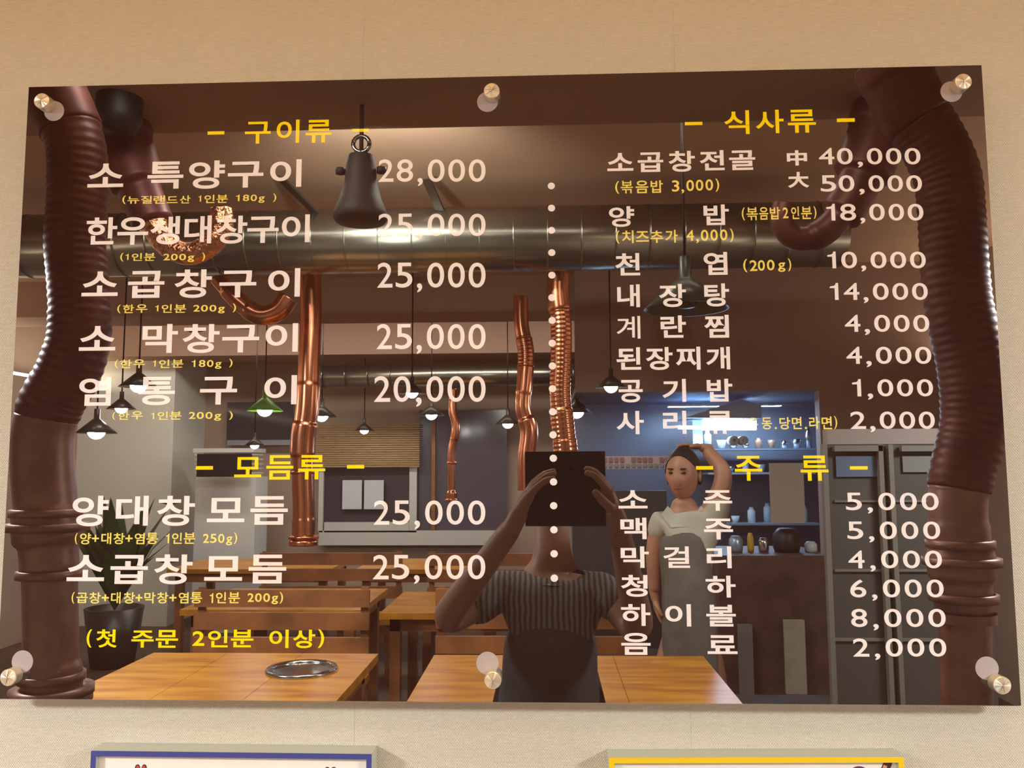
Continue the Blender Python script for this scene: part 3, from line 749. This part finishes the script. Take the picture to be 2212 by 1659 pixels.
# floor standing air conditioner
Za = 7.9
ps = [panel(417, 1030, 548, 1400, Za, 0.35, 'body', m_white), panel(417, 968, 548, 978, Za, 0.35, 'top', m_white)]
ps += [panel(420, 980 + k * 10, 546, 984 + k * 10, Za, 0.30, 'louver', m_cream) for k in range(5)]
ps += [panel(425, 980, 540, 1030, Za - 0.2, 0.05, 'grille_back', m_black), panel(450, 1042, 520, 1050, Za + 0.01, 0.02, 'display', m_dark)]
root('air_conditioner', ps, 'tall white floor standing air conditioner against the back wall', 'appliance')
# potted plant
Zp = 6.6
base = refl(250, 1250, Zp)
ps = [MB().lathe([(0.001, 0.0), (0.16, 0.0), (0.22, 0.45), (0.20, 0.45), (0.19, 0.40), (0.001, 0.40)], (base.x, base.y, 0), 'z', 24).build('pot', m_dark)]
m_leaf = mat('leaf', (0.045, 0.085, 0.03), 0.4, var=0.3)
rnd = random.Random(3)
leafm = []
for k in range(46):
    a = rnd.uniform(0, 2 * PI); t = rnd.uniform(0.35, 1.0); L = rnd.uniform(0.35, 0.85)
    s0 = Vector((base.x, base.y, 0.42))
    tip = s0 + Vector((math.cos(a) * L * 0.75 * t, math.sin(a) * L * 0.4 * t, L * (1.35 - 0.5 * t)))
    mid = (s0 + tip) / 2 + Vector((0, 0, 0.10))
    wv = Vector((-math.sin(a), math.cos(a), 0)) * 0.075
    ps.append(MB().add([s0, mid - wv, mid + wv, tip, mid + Vector((0, 0, 0.01))], [(0, 1, 4), (0, 4, 2), (1, 3, 4), (4, 3, 2)], True).build('leaf', m_leaf))
root('potted_plant', ps, 'leafy green potted plant in front of the pale pillar', 'plant')

# --- kitchen recess behind a partition
Zk = 6.0
kx0, kx1 = refl(1240, 1000, Zk).x, refl(1775, 1000, Zk).x
yk = FACE_Y - (Zk - 1)
top = refl(1500, 845, Zk).z
m_part = mat('partition_paint', (0.30, 0.19, 0.15), 0.7)
tag(MB().box((0.22, yk - 0.1, top), (X1, yk, HC)).build('trim_5', m_part), kind='structure')
tag(MB().box((kx1, yk - 0.1, 0), (X1, yk, top)).build('trim_6', m_part), kind='structure')
tag(MB().box((0.22, yk - 1.35, 0), (kx1 + 0.6, yk - 1.3, top)).build('trim_7', m_blue), kind='structure')
tag(MB().box((kx1 + 0.55, yk - 1.35, 0), (kx1 + 0.6, yk - 0.1, top)).build('trim_8', m_blue), kind='structure')
tag(MB().box((0.22, yk - 1.35, top), (kx1 + 0.6, yk - 0.1, top + 0.05)).build('trim_9', m_blue), kind='structure')
obj1(MB().box(refl(1499, 962, 6.85), refl(1517, 905, 6.85) + Vector((0, -0.04, 0))), 'strip_lamp', mat('lit_strip', (1, 1, 1), 0.5, emit=(0.25, 0.5, 1.0), strength=7), 'upright blue glowing strip lamp at the left end of the kitchen shelf', 'lamp')
obj1(MB().box(refl(1258, 842, 6.2), refl(1450, 834, 6.2) + Vector((0, -0.03, 0))), 'strip_lamp', mat('lit_strip_dim', (1, 1, 1), 0.5, emit=(0.10, 0.2, 0.7), strength=2.2), 'thin blue strip lamp above the kitchen banner', 'lamp')
obj1(MB().box(refl(1514, 929, 6.9), refl(1634, 909, 6.9) + Vector((0, -0.06, 0))), 'tube_lamp', mat('lit_tube', (1, 1, 1), 0.5, emit=(0.65, 0.85, 1.0), strength=90), 'bright blue white tube lamp over the kitchen shelf', 'lamp')
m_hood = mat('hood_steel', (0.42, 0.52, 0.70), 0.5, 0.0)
h0, h1, h2, h3 = refl(1480, 902, 6.5), refl(1600, 862, 6.5), refl(1645, 874, 6.5), refl(1645, 903, 6.5)
obj1(MB().prism([(h0.x, h0.z), (h3.x, h3.z), (h2.x, h2.z), (h1.x, h1.z)], h0.y - 0.5, h0.y), 'range_hood', m_hood, 'slanted pale steel range hood in the kitchen', 'hood')
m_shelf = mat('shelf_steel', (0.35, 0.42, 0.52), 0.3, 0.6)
for k, (v, u0, u1) in enumerate(((968, 1505, 1762), (1020, 1530, 1762), (1130, 1530, 1770))):
    obj1(MB().box(refl(u0, v + 5, 6.9), refl(u1, v, 6.9) + Vector((0, -0.3, 0))), 'kitchen_shelf', m_shelf, '%s steel kitchen shelf' % ('upper', 'middle', 'lower')[k], 'shelf')
# dishes and jars on the shelves
rnd = random.Random(5)
cols = [mat('glazed_bowl', (0.65, 0.7, 0.75), 0.25), mat('steel_pot', (0.6, 0.62, 0.65), 0.2, 1.0), mat('glass_jar', (0.35, 0.5, 0.6), 0.1), mat('brown_jar', (0.2, 0.1, 0.06), 0.3)]
G2 = 'dishes and jars on the kitchen shelves'
ORD = ('first', 'second', 'third', 'fourth', 'fifth', 'sixth', 'seventh', 'eighth', 'ninth')
for v, us in ((968, (1530, 1560, 1585, 1612, 1640, 1668, 1695, 1722, 1748)), (1020, (1550, 1580, 1612, 1645, 1680, 1712, 1745)), (1130, (1590, 1625, 1660, 1700, 1740))):
    for u in us:
        q = refl(u, v, 7.0) + Vector((0, -0.02, 0.0005))
        r = rnd.uniform(0.03, 0.045); hh = rnd.uniform(0.05, 0.13)
        nm_ = 'small bowl'
        if rnd.random() < 0.5: pr = [(0.001, 0), (r * 0.6, 0), (r, hh * 0.6), (r * 0.9, hh * 0.6), (r * 0.5, 0.012)]
        else: nm_, pr = 'narrow jar', [(0.001, 0), (r * 0.8, 0), (r * 0.8, hh), (r * 0.45, hh * 1.15), (r * 0.45, hh * 1.3), (0.001, hh * 1.3)]
        obj1(MB().lathe(pr, q, 'z', 16), 'dish', rnd.choice(cols), '%s, %s from the left on the %s kitchen shelf' % (nm_, ORD[us.index(u)], {968: 'upper', 1020: 'middle', 1130: 'lower'}[v]), 'dish', G2)
for u in (1583, 1603):
    q = refl(u, 952, 6.6)
    obj1(MB().lathe([(0.014, -0.06), (0.035, -0.06), (0.035, 0.06), (0.014, 0.06)], q, 'y', 20), 'paper_roll', m_white, '%s of two white paper rolls on the upper kitchen shelf' % ('left' if u == 1583 else 'right'), 'roll')
# kitchen banner with rows of red and grey print
bn = panel(1236, 985, 1450, 1013, 5.9, 0.01, 'cloth', mat('banner_cloth', (0.55, 0.47, 0.48), 0.7))
bp_ = [bn]
m_red = mat('red_print', (0.42, 0.16, 0.16), 0.6); m_grey = mat('grey_print', (0.30, 0.29, 0.31), 0.6)
for k in range(17):
    u = 1242 + k * 12.2
    if k % 5 != 4:
        bp_.append(panel(u, 988, u + 8, 998, 5.885, 0.004, 'red_mark', m_red))
    bp_.append(panel(u, 1002, u + 8, 1009, 5.885, 0.004, 'grey_mark', m_grey))
root('kitchen_banner', bp_, 'white banner with small red and grey print along the kitchen counter', 'banner')
m_cnt = mat('counter_front', (0.14, 0.075, 0.06), 0.5, var=0.3)
obj1(MB().box(refl(1560, 1500, 5.1), refl(1790, 1200, 5.1) + Vector((0, -0.6, 0))), 'kitchen_counter', m_cnt, 'dark brown counter in front of the kitchen', 'counter')
obj1(MB().box(refl(1240, 1400, 5.9), refl(1440, 1060, 5.9) + Vector((0, -0.1, 0))), 'equipment_cabinet', mat('cabinet_dark', (0.06, 0.055, 0.06), 0.4), 'dark equipment cabinet under the kitchen banner', 'cabinet')
for i, (u, v, w_, h_, m_) in enumerate(((1700, 1198, 56, 50, m_black), (1650, 1198, 22, 30, m_steel2), (1590, 1198, 30, 34, m_shelf), (1752, 1198, 26, 22, cols[0]), (1622, 1198, 14, 40, mat('yellow_bottle', (0.6, 0.35, 0.03), 0.3)))):
    q = refl(u, v, 5.3); q.z = refl(1600, 1200, 5.1).z + 0.001; sx = w_ / 1800 * 5.2 / 2; sz = h_ / 1800 * 5.2
    obj1(MB().lathe([(0.001, 0), (sx * 0.9, 0), (sx, sz * 0.2), (sx, sz * 0.75), (sx * 0.6, sz), (0.001, sz)], q, 'z', 18), 'container', m_, ('large black container', 'steel tub', 'grey tub', 'pale bowl', 'yellow bottle')[i] + ' on the kitchen counter', 'container')
# hanging cloths on the counter front
for i, (u0, u1, v0, v1, m_) in enumerate(((1668, 1735, 1000, 1130, mat('beige_cloth', (0.36, 0.30, 0.24), 0.8)), (1600, 1625, 1350, 1520, mat('grey_cloth', (0.26, 0.24, 0.24), 0.8)), (1700, 1738, 1340, 1500, m_shirt))):
    obj1(MB().box(refl(u0, v1, 5.05), refl(u1, v0, 5.05) + Vector((0, -0.03, 0))), 'hanging_cloth', m_, ('beige cloth hanging beside the kitchen pillar', 'grey cloth hanging on the counter front', 'cream cloth hanging on the counter front')[i], 'cloth')

# --- glass door drinks fridge
Zf = 3.7
m_fr = mat('fridge_frame', (0.21, 0.18, 0.15), 0.4, 0.0)
ps = [panel(1787, 925, 2140, 960, Zf, 0.06, 'top_housing', mat('fridge_top', (0.34, 0.26, 0.22), 0.5)),
      panel(1792, 960, 2140, 1700, Zf - 0.0, 0.06, 'interior', mat('fridge_inside', (0.085, 0.075, 0.062), 0.5))]
for u0, u1 in ((1787, 1798), (1910, 1920), (1932, 1942)):
    ps.append(panel(u0, 960, u1, 1700, Zf - 0.04, 0.03, 'door_frame', m_fr))
ps.append(panel(1803, 962, 1908, 975, Zf - 0.04, 0.03, 'door_frame', m_fr))
ps.append(panel(1948, 962, 2140, 975, Zf - 0.04, 0.03, 'door_frame', m_fr))
for v in (1080, 1230, 1380):
    ps.append(panel(1803, v, 2130, v + 5, Zf - 0.01, 0.01, 'shelf_edge', m_fr))
ps.append(panel(1806, 985, 1905, 1030, Zf - 0.012, 0.004, 'price_panel', mat('blue_panel', (0.11, 0.15, 0.22), 0.5)))
ps.append(panel(1950, 985, 2050, 1020, Zf - 0.012, 0.004, 'price_panel', mat('grey_panel', (0.22, 0.21, 0.19), 0.5)))
root('drinks_fridge', ps, 'tall glass door drinks fridge beside the right copper pipe', 'fridge')

# ------------------------------------------------------------------ people
def skin_body(name, J, E, m, parent=None, sub=2, rootj=None):
    names = list(J)
    me = bpy.data.meshes.new(name)
    me.from_pydata([J[k][0] for k in names], [(names.index(a), names.index(b)) for a, b in E], [])
    o = bpy.data.objects.new(name, me)
    COL.objects.link(o)
    sk = o.modifiers.new('skin', 'SKIN')
    lay = me.skin_vertices[0].data if me.skin_vertices else None
    if lay is None:
        bm = bmesh.new(); bm.from_mesh(me); bm.verts.layers.skin.verify(); bm.to_mesh(me); bm.free()
        lay = me.skin_vertices[0].data
    for i, k in enumerate(names):
        r = J[k][1]
        lay[i].radius = r if isinstance(r, tuple) else (r, r)
        lay[i].use_root = (k == rootj) if rootj else (i == 0)
    sk.branch_smoothing = 0.6
    sb = o.modifiers.new('sub', 'SUBSURF'); sb.levels = sub; sb.render_levels = sub
    dg = bpy.context.evaluated_depsgraph_get()
    out = bpy.data.meshes.new_from_object(o.evaluated_get(dg))
    bpy.data.objects.remove(o)
    out.polygons.foreach_set('use_smooth', [True] * len(out.polygons))
    out.materials.clear(); out.materials.append(m)
    r_ = bpy.data.objects.new(name, out)
    COL.objects.link(r_)
    if parent: r_.parent = parent
    return r_
def head(c, s, facing, parent_list, hairm, skinm, name='head'):
    """ellipsoid head with brow, nose, mouth, eyes and ears; facing +y when facing = 0"""
    vs, fs = [], []
    n, k = 28, 20
    for i in range(k + 1):
        ph = PI * i / k
        for j in range(n):
            th = 2 * PI * j / n
            x, y, z = math.sin(ph) * math.cos(th), math.sin(ph) * math.sin(th), math.cos(ph)
            w = 0.075 if z > -0.1 else 0.075 * (1 + 0.35 * (z + 0.1))
            p = Vector((x * w, y * 0.095, z * 0.118))
            if y > 0.5:
                if abs(x) < 0.16 and -0.32 < z < 0.08: p.y += 0.022 * (1 - abs(x) / 0.16) * (0.3 + 0.7 * (0.08 - z) / 0.4)
                if 0.1 < abs(x) < 0.5 and 0.0 < z < 0.2: p.y -= 0.008
                if abs(x) < 0.25 and -0.62 < z < -0.5: p.y += 0.006
            vs.append(p)
    for i in range(k):
        for j in range(n):
            j2 = (j + 1) % n
            fs.append((i * n + j, (i + 1) * n + j, (i + 1) * n + j2, i * n + j2))
    Rz = Matrix.Rotation(facing, 3, 'Z')
    out = []
    out.append(MB().add([c + Rz @ (p * s) for p in vs], fs, True).build(name, skinm))
    m_eye = M.get('eye') or mat('eye', (0.02, 0.015, 0.012), 0.2); M['eye'] = m_eye
    m_lip = M.get('lip') or mat('lip', (0.35, 0.10, 0.08), 0.4); M['lip'] = m_lip
    def blob(off, r, m, nm):
        v2, f2 = [], []
        for i in range(9):
            ph = PI * i / 8
            for j in range(12):
                th = 2 * PI * j / 12
                v2.append(c + Rz @ ((Vector(off) + Vector((math.sin(ph) * math.cos(th) * r[0], math.sin(ph) * math.sin(th) * r[1], math.cos(ph) * r[2]))) * s))
        for i in range(8):
            for j in range(12):
                j2 = (j + 1) % 12
                f2.append((i * 12 + j, (i + 1) * 12 + j, (i + 1) * 12 + j2, i * 12 + j2))
        out.append(MB().add(v2, f2, True).build(nm, m))
    for sx in (-1, 1):
        blob((sx * 0.03, 0.081, 0.008), (0.011, 0.008, 0.005), m_eye, 'eye')
        blob((sx * 0.03, 0.084, 0.026), (0.016, 0.006, 0.0035), hairm, 'eyebrow')
        blob((sx * 0.077, 0.0, -0.005), (0.007, 0.016, 0.028), skinm, 'ear')
    blob((0, 0.083, -0.060), (0.020, 0.008, 0.006), m_lip, 'mouth')
    # hair cap
    v3, f3 = [], []
    for i in range(15):
        ph = PI * 0.62 * i / 14
        for j in range(n):
            th = 2 * PI * j / n
            fr = max(0, math.sin(th))
            p2 = min(ph, PI * (0.62 - 0.36 * fr ** 0.6))
            v3.append(c + Rz @ (Vector((math.sin(p2) * math.cos(th) * 0.082, math.sin(p2) * math.sin(th) * 0.101 - 0.004, math.cos(p2) * 0.126)) * s))
    for i in range(14):
        for j in range(n):
            j2 = (j + 1) % n
            f3.append((i * n + j, (i + 1) * n + j, (i + 1) * n + j2, i * n + j2))
    out.append(MB().add(v3, f3, True).build('hair', hairm))
    parent_list += out
def hand(wrist, dirv, palmn, s, curl, m, lst):
    """palm and five fingers as one skinned surface; dirv runs wrist to fingers, palmn is the palm's facing"""
    d = Vector(dirv).normalized(); nrm = Vector(palmn).normalized(); side = d.cross(nrm).normalized()
    wr = Vector(wrist)
    J = {'v': (wr - d * 0.035 * s, 0.025 * s), 'w': (wr, 0.0235 * s), 'p': (wr + d * 0.05 * s, (0.034 * s, 0.014 * s))}
    E = [('v', 'w'), ('w', 'p')]
    lens = (0.060, 0.070, 0.066, 0.052)
    for i, L in enumerate(lens):
        o = (i - 1.5) * 0.019 * s
        b = wr + d * 0.085 * s + side * o
        m1 = b + d * L * 0.5 * s + nrm * curl * 0.018 * s
        m2 = m1 + d * L * 0.32 * s * (1 - curl * 0.6) + nrm * curl * 0.026 * s
        J['k%d' % i] = (b, 0.0088 * s); J['a%d' % i] = (m1, 0.0078 * s); J['b%d' % i] = (m2, 0.0066 * s)
        E += [('p', 'k%d' % i), ('k%d' % i, 'a%d' % i), ('a%d' % i, 'b%d' % i)]
    t0 = wr + d * 0.03 * s - side * 0.03 * s
    t1 = t0 + d * 0.03 * s - side * 0.022 * s + nrm * 0.012 * s
    t2 = t1 + d * 0.028 * s - side * 0.006 * s + nrm * 0.012 * s
    J['t0'] = (t0, 0.013 * s); J['t1'] = (t1, 0.0105 * s); J['t2'] = (t2, 0.0085 * s)
    E += [('p', 't0'), ('t0', 't1'), ('t1', 't2')]
    lst.append(skin_body('hand', J, E, m, rootj='w'))

# photographer: stands just behind the lens holding up a phone in a black folding case
ph = []
Zp = 2.32
P_ = lambda u, v, Z=Zp: refl(u, v, Z)
ph_root_loc = Vector((0.02, P_(1185, 1300).y, 0))
J = {'pel': (P_(1185, 1640), (0.155, 0.11)), 'wst': (P_(1185, 1520), (0.135, 0.10)), 'rib': (P_(1188, 1400), (0.15, 0.11)), 'chs': (P_(1190, 1300), (0.155, 0.10)),
     'nk': (P_(1190, 1215), (0.05, 0.05)), 'nk2': (P_(1190, 1112, 2.40), (0.050, 0.055)),
     'sl': (P_(1085, 1268), 0.055), 'el': (P_(955, 1345, 2.2), 0.045), 'wl': (P_(1114, 1128, 1.99), 0.027),
     'sr': (P_(1300, 1268), 0.055), 'er': (P_(1385, 1370, 2.2), 0.045), 'wr': (P_(1334, 1128, 1.99), 0.027),
     'hl': (P_(1130, 1690), 0.09), 'hr': (P_(1240, 1690), 0.09)}
for sfx, xo in (('l', -0.09), ('r', 0.11)):
    J['kn' + sfx] = (Vector((xo, ph_root_loc.y, 0.44)), 0.06)
    J['an' + sfx] = (Vector((xo, ph_root_loc.y, 0.09)), 0.042)
    J['to' + sfx] = (Vector((xo, ph_root_loc.y + 0.15, 0.04)), 0.035)
E = [('pel', 'wst'), ('wst', 'rib'), ('rib', 'chs'), ('chs', 'nk'), ('nk', 'nk2'), ('chs', 'sl'), ('sl', 'el'), ('el', 'wl'), ('chs', 'sr'), ('sr', 'er'), ('er', 'wr'),
     ('pel', 'hl'), ('pel', 'hr'), ('hl', 'knl'), ('hr', 'knr'), ('knl', 'anl'), ('knr', 'anr'), ('anl', 'tol'), ('anr', 'tor')]
m_skin2 = mat('shaded_skin', (0.34, 0.165, 0.115), 0.5, var=0.1, scale=10)  # weak light on the photographer is put into a darker skin colour
ph.append(skin_body('body', J, E, m_skin2, rootj='pel'))
Js = {'pel': (P_(1185, 1600), (0.165, 0.12)), 'wst': (P_(1185, 1510), (0.147, 0.112)), 'rib': (P_(1188, 1400), (0.162, 0.122)), 'chs': (P_(1190, 1300), (0.160, 0.112)), 'nk': (P_(1190, 1262), (0.088, 0.080)),
      'sl': (P_(1085, 1268), 0.068), 'el': (P_(1000, 1322, 2.24), 0.060), 'sr': (P_(1300, 1268), 0.068), 'er': (P_(1350, 1326, 2.24), 0.060)}
m_str = bpy.data.materials.new('striped_blouse'); m_str.use_nodes = True
nt = m_str.node_tree; b = nt.nodes['Principled BSDF']; b.inputs['Roughness'].default_value = 0.9
wv = nt.nodes.new('ShaderNodeTexWave'); wv.inputs['Scale'].default_value = 22; wv.inputs['Distortion'].default_value = 2.5
tc = nt.nodes.new('ShaderNodeTexCoord'); nt.links.new(tc.outputs['Object'], wv.inputs[0])
rp = nt.nodes.new('ShaderNodeValToRGB'); rp.color_ramp.elements[0].color = (0.05, 0.042, 0.045, 1); rp.color_ramp.elements[1].color = (0.22, 0.20, 0.19, 1)
nt.links.new(wv.outputs[0], rp.inputs[0]); nt.links.new(rp.outputs[0], b.inputs['Base Color'])
ph.append(skin_body('blouse', Js, [('pel', 'wst'), ('wst', 'rib'), ('rib', 'chs'), ('chs', 'nk'), ('chs', 'sl'), ('sl', 'el'), ('chs', 'sr'), ('sr', 'er')], m_str, rootj='pel'))
Ja = {'b': (P_(1190, 1950), (0.20, 0.14)), 'h': (P_(1186, 1640), (0.21, 0.145)), 'w': (P_(1186, 1520), (0.200, 0.140)), 'r': (P_(1188, 1420), (0.185, 0.142)), 'c': (P_(1192, 1316), (0.140, 0.128))}
ph.append(skin_body('apron', Ja, [('b', 'h'), ('h', 'w'), ('w', 'r'), ('r', 'c')], m_apron, rootj='h'))
head(P_(1196, 1082, 2.42), 0.92, 0, ph, m_hair, m_skin2)
hand(P_(1114, 1124, 1.990), (0.045, 0.01, 0.085), (1.0, -0.15, -0.2), 1.05, 0.75, m_skin2, ph)
hand(P_(1334, 1124, 1.990), (-0.03, 0.01, 0.09), (-1.0, -0.15, -0.2), 1.05, 0.75, m_skin2, ph)
root('person', ph, 'person in a striped blouse and dark apron holding up a phone to photograph the board', 'person', loc=ph_root_loc)
a, b = P_(1134, 1140, 2.0), P_(1310, 974, 2.0)
y = CAM.y - 0.048
pc = [MB().box((a.x, y - 0.012, a.z), (b.x, y, b.z)).build('case', m_black)]
pc.append(MB().lathe([(0.001, 0.0), (0.005, 0.0), (0.005, 0.002), (0.001, 0.002)], (CAM.x + 0.06, y, CAM.z - 0.01), 'y', 20).build('lens', m_glassd))
root('phone', pc, 'phone in a black folding case held up in front of the photographer', 'phone', loc=Vector((0.05, y, CAM_H)))

# restaurant worker: cream shirt, dark apron, one hand behind the head
st_ = []
Zm = 4.15
Q = lambda u, v, Z=Zm: refl(u, v, Z)
yw = Q(1480, 1100).y
J = {'pel': (Q(1490, 1360), (0.15, 0.11)), 'wst': (Q(1490, 1290), (0.14, 0.105)), 'rib': (Q(1488, 1200), (0.155, 0.11)), 'chs': (Q(1485, 1135), (0.16, 0.105)),
     'nk': (Q(1475, 1095), 0.062), 'nk2': (Q(1472, 1072), 0.058),
     'sl': (Q(1425, 1118), 0.062), 'el': (Q(1412, 1205), 0.043), 'wl': (Q(1414, 1285), 0.030),
     'sr': (Q(1548, 1110), 0.062), 'er': (Q(1566, 1020), 0.047), 'wr': (Q(1523, 968, 4.25), 0.032),
     'hl': (Q(1462, 1400), 0.10), 'hr': (Q(1520, 1400), 0.10)}
for sfx, xo in (('l', 0.55), ('r', 0.80)):
    J['kn' + sfx] = (Vector((xo, yw, 0.47)), 0.07)
    J['an' + sfx] = (Vector((xo, yw, 0.09)), 0.05)
    J['to' + sfx] = (Vector((xo, yw + 0.17, 0.04)), 0.04)
st_.append(skin_body('body', J, E, m_skin, rootj='pel'))
Js = {'pel': (Q(1490, 1350), (0.165, 0.12)), 'rib': (Q(1488, 1200), (0.17, 0.122)), 'chs': (Q(1486, 1140), (0.17, 0.115)), 'nk': (Q(1476, 1108), (0.085, 0.075)),
      'sl': (Q(1424, 1122), 0.078), 'el': (Q(1414, 1172), 0.064), 'sr': (Q(1549, 1114), 0.08), 'er': (Q(1562, 1062), 0.068)}
for sx_ in (-1, 1):
    q_ = Q(1476, 1112) + Vector((sx_ * 0.03, 0.085, 0))
    st_.append(MB().add([q_ + Vector((sx_ * 0.05, -0.05, 0.045)), q_ + Vector((-sx_ * 0.028, 0.012, -0.05)), q_ + Vector((sx_ * 0.045, 0.01, -0.055)), q_ + Vector((sx_ * 0.085, -0.02, 0.005))], [(0, 1, 2, 3)]).build('collar', m_shirt))
st_.append(skin_body('shirt', Js, [('pel', 'rib'), ('rib', 'chs'), ('chs', 'nk'), ('chs', 'sl'), ('sl', 'el'), ('chs', 'sr'), ('sr', 'er')], m_shirt, rootj='pel'))
fw = Vector((0, 0.035, 0))
Ja = {'b': (Q(1488, 1560) + fw, (0.20, 0.15)), 'h': (Q(1488, 1380) + fw, (0.190, 0.142)), 'w': (Q(1484, 1270) + fw, (0.175, 0.135)), 'r': (Q(1474, 1185) + fw, (0.135, 0.132)), 'c': (Q(1464, 1135) + fw, (0.085, 0.12))}
st_.append(skin_body('apron', Ja, [('b', 'h'), ('h', 'w'), ('w', 'r'), ('r', 'c')], mat('grey_apron', (0.16, 0.14, 0.12), 0.85, var=0.2, scale=10, bump=0.3), rootj='h'))
head(Q(1476, 1025), 1.08, 0.5, st_, m_hair, m_skin)
hand(Q(1414, 1285), (0.02, 0.0, -0.1), (0.9, 0.2, 0), 1.05, 0.4, m_skin, st_)
hand(Q(1523, 968, 4.25), (-0.09, 0.0, 0.01), (0, 0.3, -0.9), 1.05, 0.3, m_skin, st_)
root('person', st_, 'person in a cream shirt and charcoal apron standing with one hand behind the head', 'person', loc=Vector((0.68, yw, 0)))

# ------------------------------------------------------------------ framed prints under the board
def framed(u0, v0, u1, v1, m, label, kind):
    yF = -0.03
    a, b = on_plane(u0, v0, yF), on_plane(u1, v1, yF)
    x0, x1, zt = a.x, b.x, (a.z + b.z) / 2
    tilt = math.atan2(b.z - a.z, b.x - a.x)
    W_, H_ = x1 - x0, 0.46
    m_side = M.get('frame_side') or mat('frame_side_white', (0.52, 0.54, 0.46), 0.5)
    M['frame_side'] = m_side
    ps = []
    t, lip = 0.0062, 0.0016
    # local frame: x right, z down from the top edge
    def bx(xa, ya, za, xb, yb, zb, nm, mm):
        o = MB().box((xa, ya, za), (xb, yb, zb)).build(nm, mm); ps.append(o); return o
    for nm, q in (('top_rail', (0, W_, -t, 0)), ('bottom_rail', (0, W_, -H_, -H_ + t)), ('side_rail', (0, t, -H_ + t, -t)), ('side_rail', (W_ - t, W_, -H_ + t, -t))):
        o = bx(q[0], -0.03, q[2], q[1], 0.0, q[3], nm, m_side)
        f = MB().box((q[0] , -0.0304, q[2]), (q[1], -0.03, q[3])).build('face_strip', m); f.parent = o
    bx(t, -0.0225, -H_ + t, W_ - t, -0.0205, -t, 'print_sheet', mat('cream_print', (0.84, 0.77, 0.68), 0.5))
    r = tag(empty('framed_print', (x0, 0, zt)), label, 'picture frame')
    for o in ps: o.parent = r
    r.rotation_euler = (0, -tilt, 0)
    r.location.z = a.z
    return r, W_, H_, ps[-1]
m_fb = mat('blue_frame_paint', (0.045, 0.055, 0.24), 0.45)
m_fy = mat('yellow_frame_paint', (0.80, 0.52, 0.004), 0.45)
r1, W1, H1, s1 = framed(197, 1621.5, 803, 1628.8, m_fb, 'blue edged white box frame under the left half of the menu board', 'blue')
r2, W2, H2, s2 = framed(1315, 1636.8, 1952, 1635, m_fy, 'yellow edged white box frame under the right half of the menu board', 'yellow')
def motif(par, sheet_root, u, v, pts, m, name):
    dy = 0.0002 if m in (m_r, m_t) else 0.0
    c = on_plane(u, v, -0.0227)
    k = 1.012 / F_PX
    inv = Matrix.Rotation(sheet_root.rotation_euler.y, 4, 'Y').inverted()
    q = inv @ (c - sheet_root.location)
    o = MB().prism([(q.x + a * k, q.z + b * k) for a, b in pts], -0.0229 - dy, -0.0226).build(name, m)
    o.parent = par
def ell(cx, cz, rx, rz, n=18): return [(cx + rx * math.cos(2 * PI * i / n), cz + rz * math.sin(2 * PI * i / n)) for i in range(n)]
m_r = mat('red_ink', (0.50, 0.06, 0.035), 0.5); m_k = mat('dark_ink', (0.07, 0.012, 0.01), 0.5); m_t = mat('tan_ink', (0.62, 0.30, 0.17), 0.5); m_p = mat('plum_ink', (0.10, 0.03, 0.06), 0.5)
motif(s1, r1, 297, 1659, ell(0, 0, 5.5, 7.5), m_k, 'printed_petal')
motif(s1, r1, 311.5, 1659, ell(0, 0, 5.5, 7.5), m_k, 'printed_petal')
motif(s1, r1, 297.5, 1659.5, ell(0, 0, 3.8, 5.6), m_r, 'printed_petal')
motif(s1, r1, 311, 1659.5, ell(0, 0, 3.8, 5.6), m_r, 'printed_petal')
motif(s1, r1, 707, 1661, ell(0, 0, 5, 4), m_k, 'printed_dot')
motif(s1, r1, 721, 1661, ell(0, 0, 5, 4), m_k, 'printed_dot')
motif(s2, r2, 1918, 1655, [(-22, -22), (-8, 8), (10, 8), (-4, -22)], m_k, 'printed_stroke')
motif(s2, r2, 1914, 1655, [(-14, -22), (-5, 3), (2, 0), (-7, -22)], m_t, 'printed_stroke')
motif(s2, r2, 1856, 1666, ell(0, 0, 16, 10), m_p, 'printed_dot')
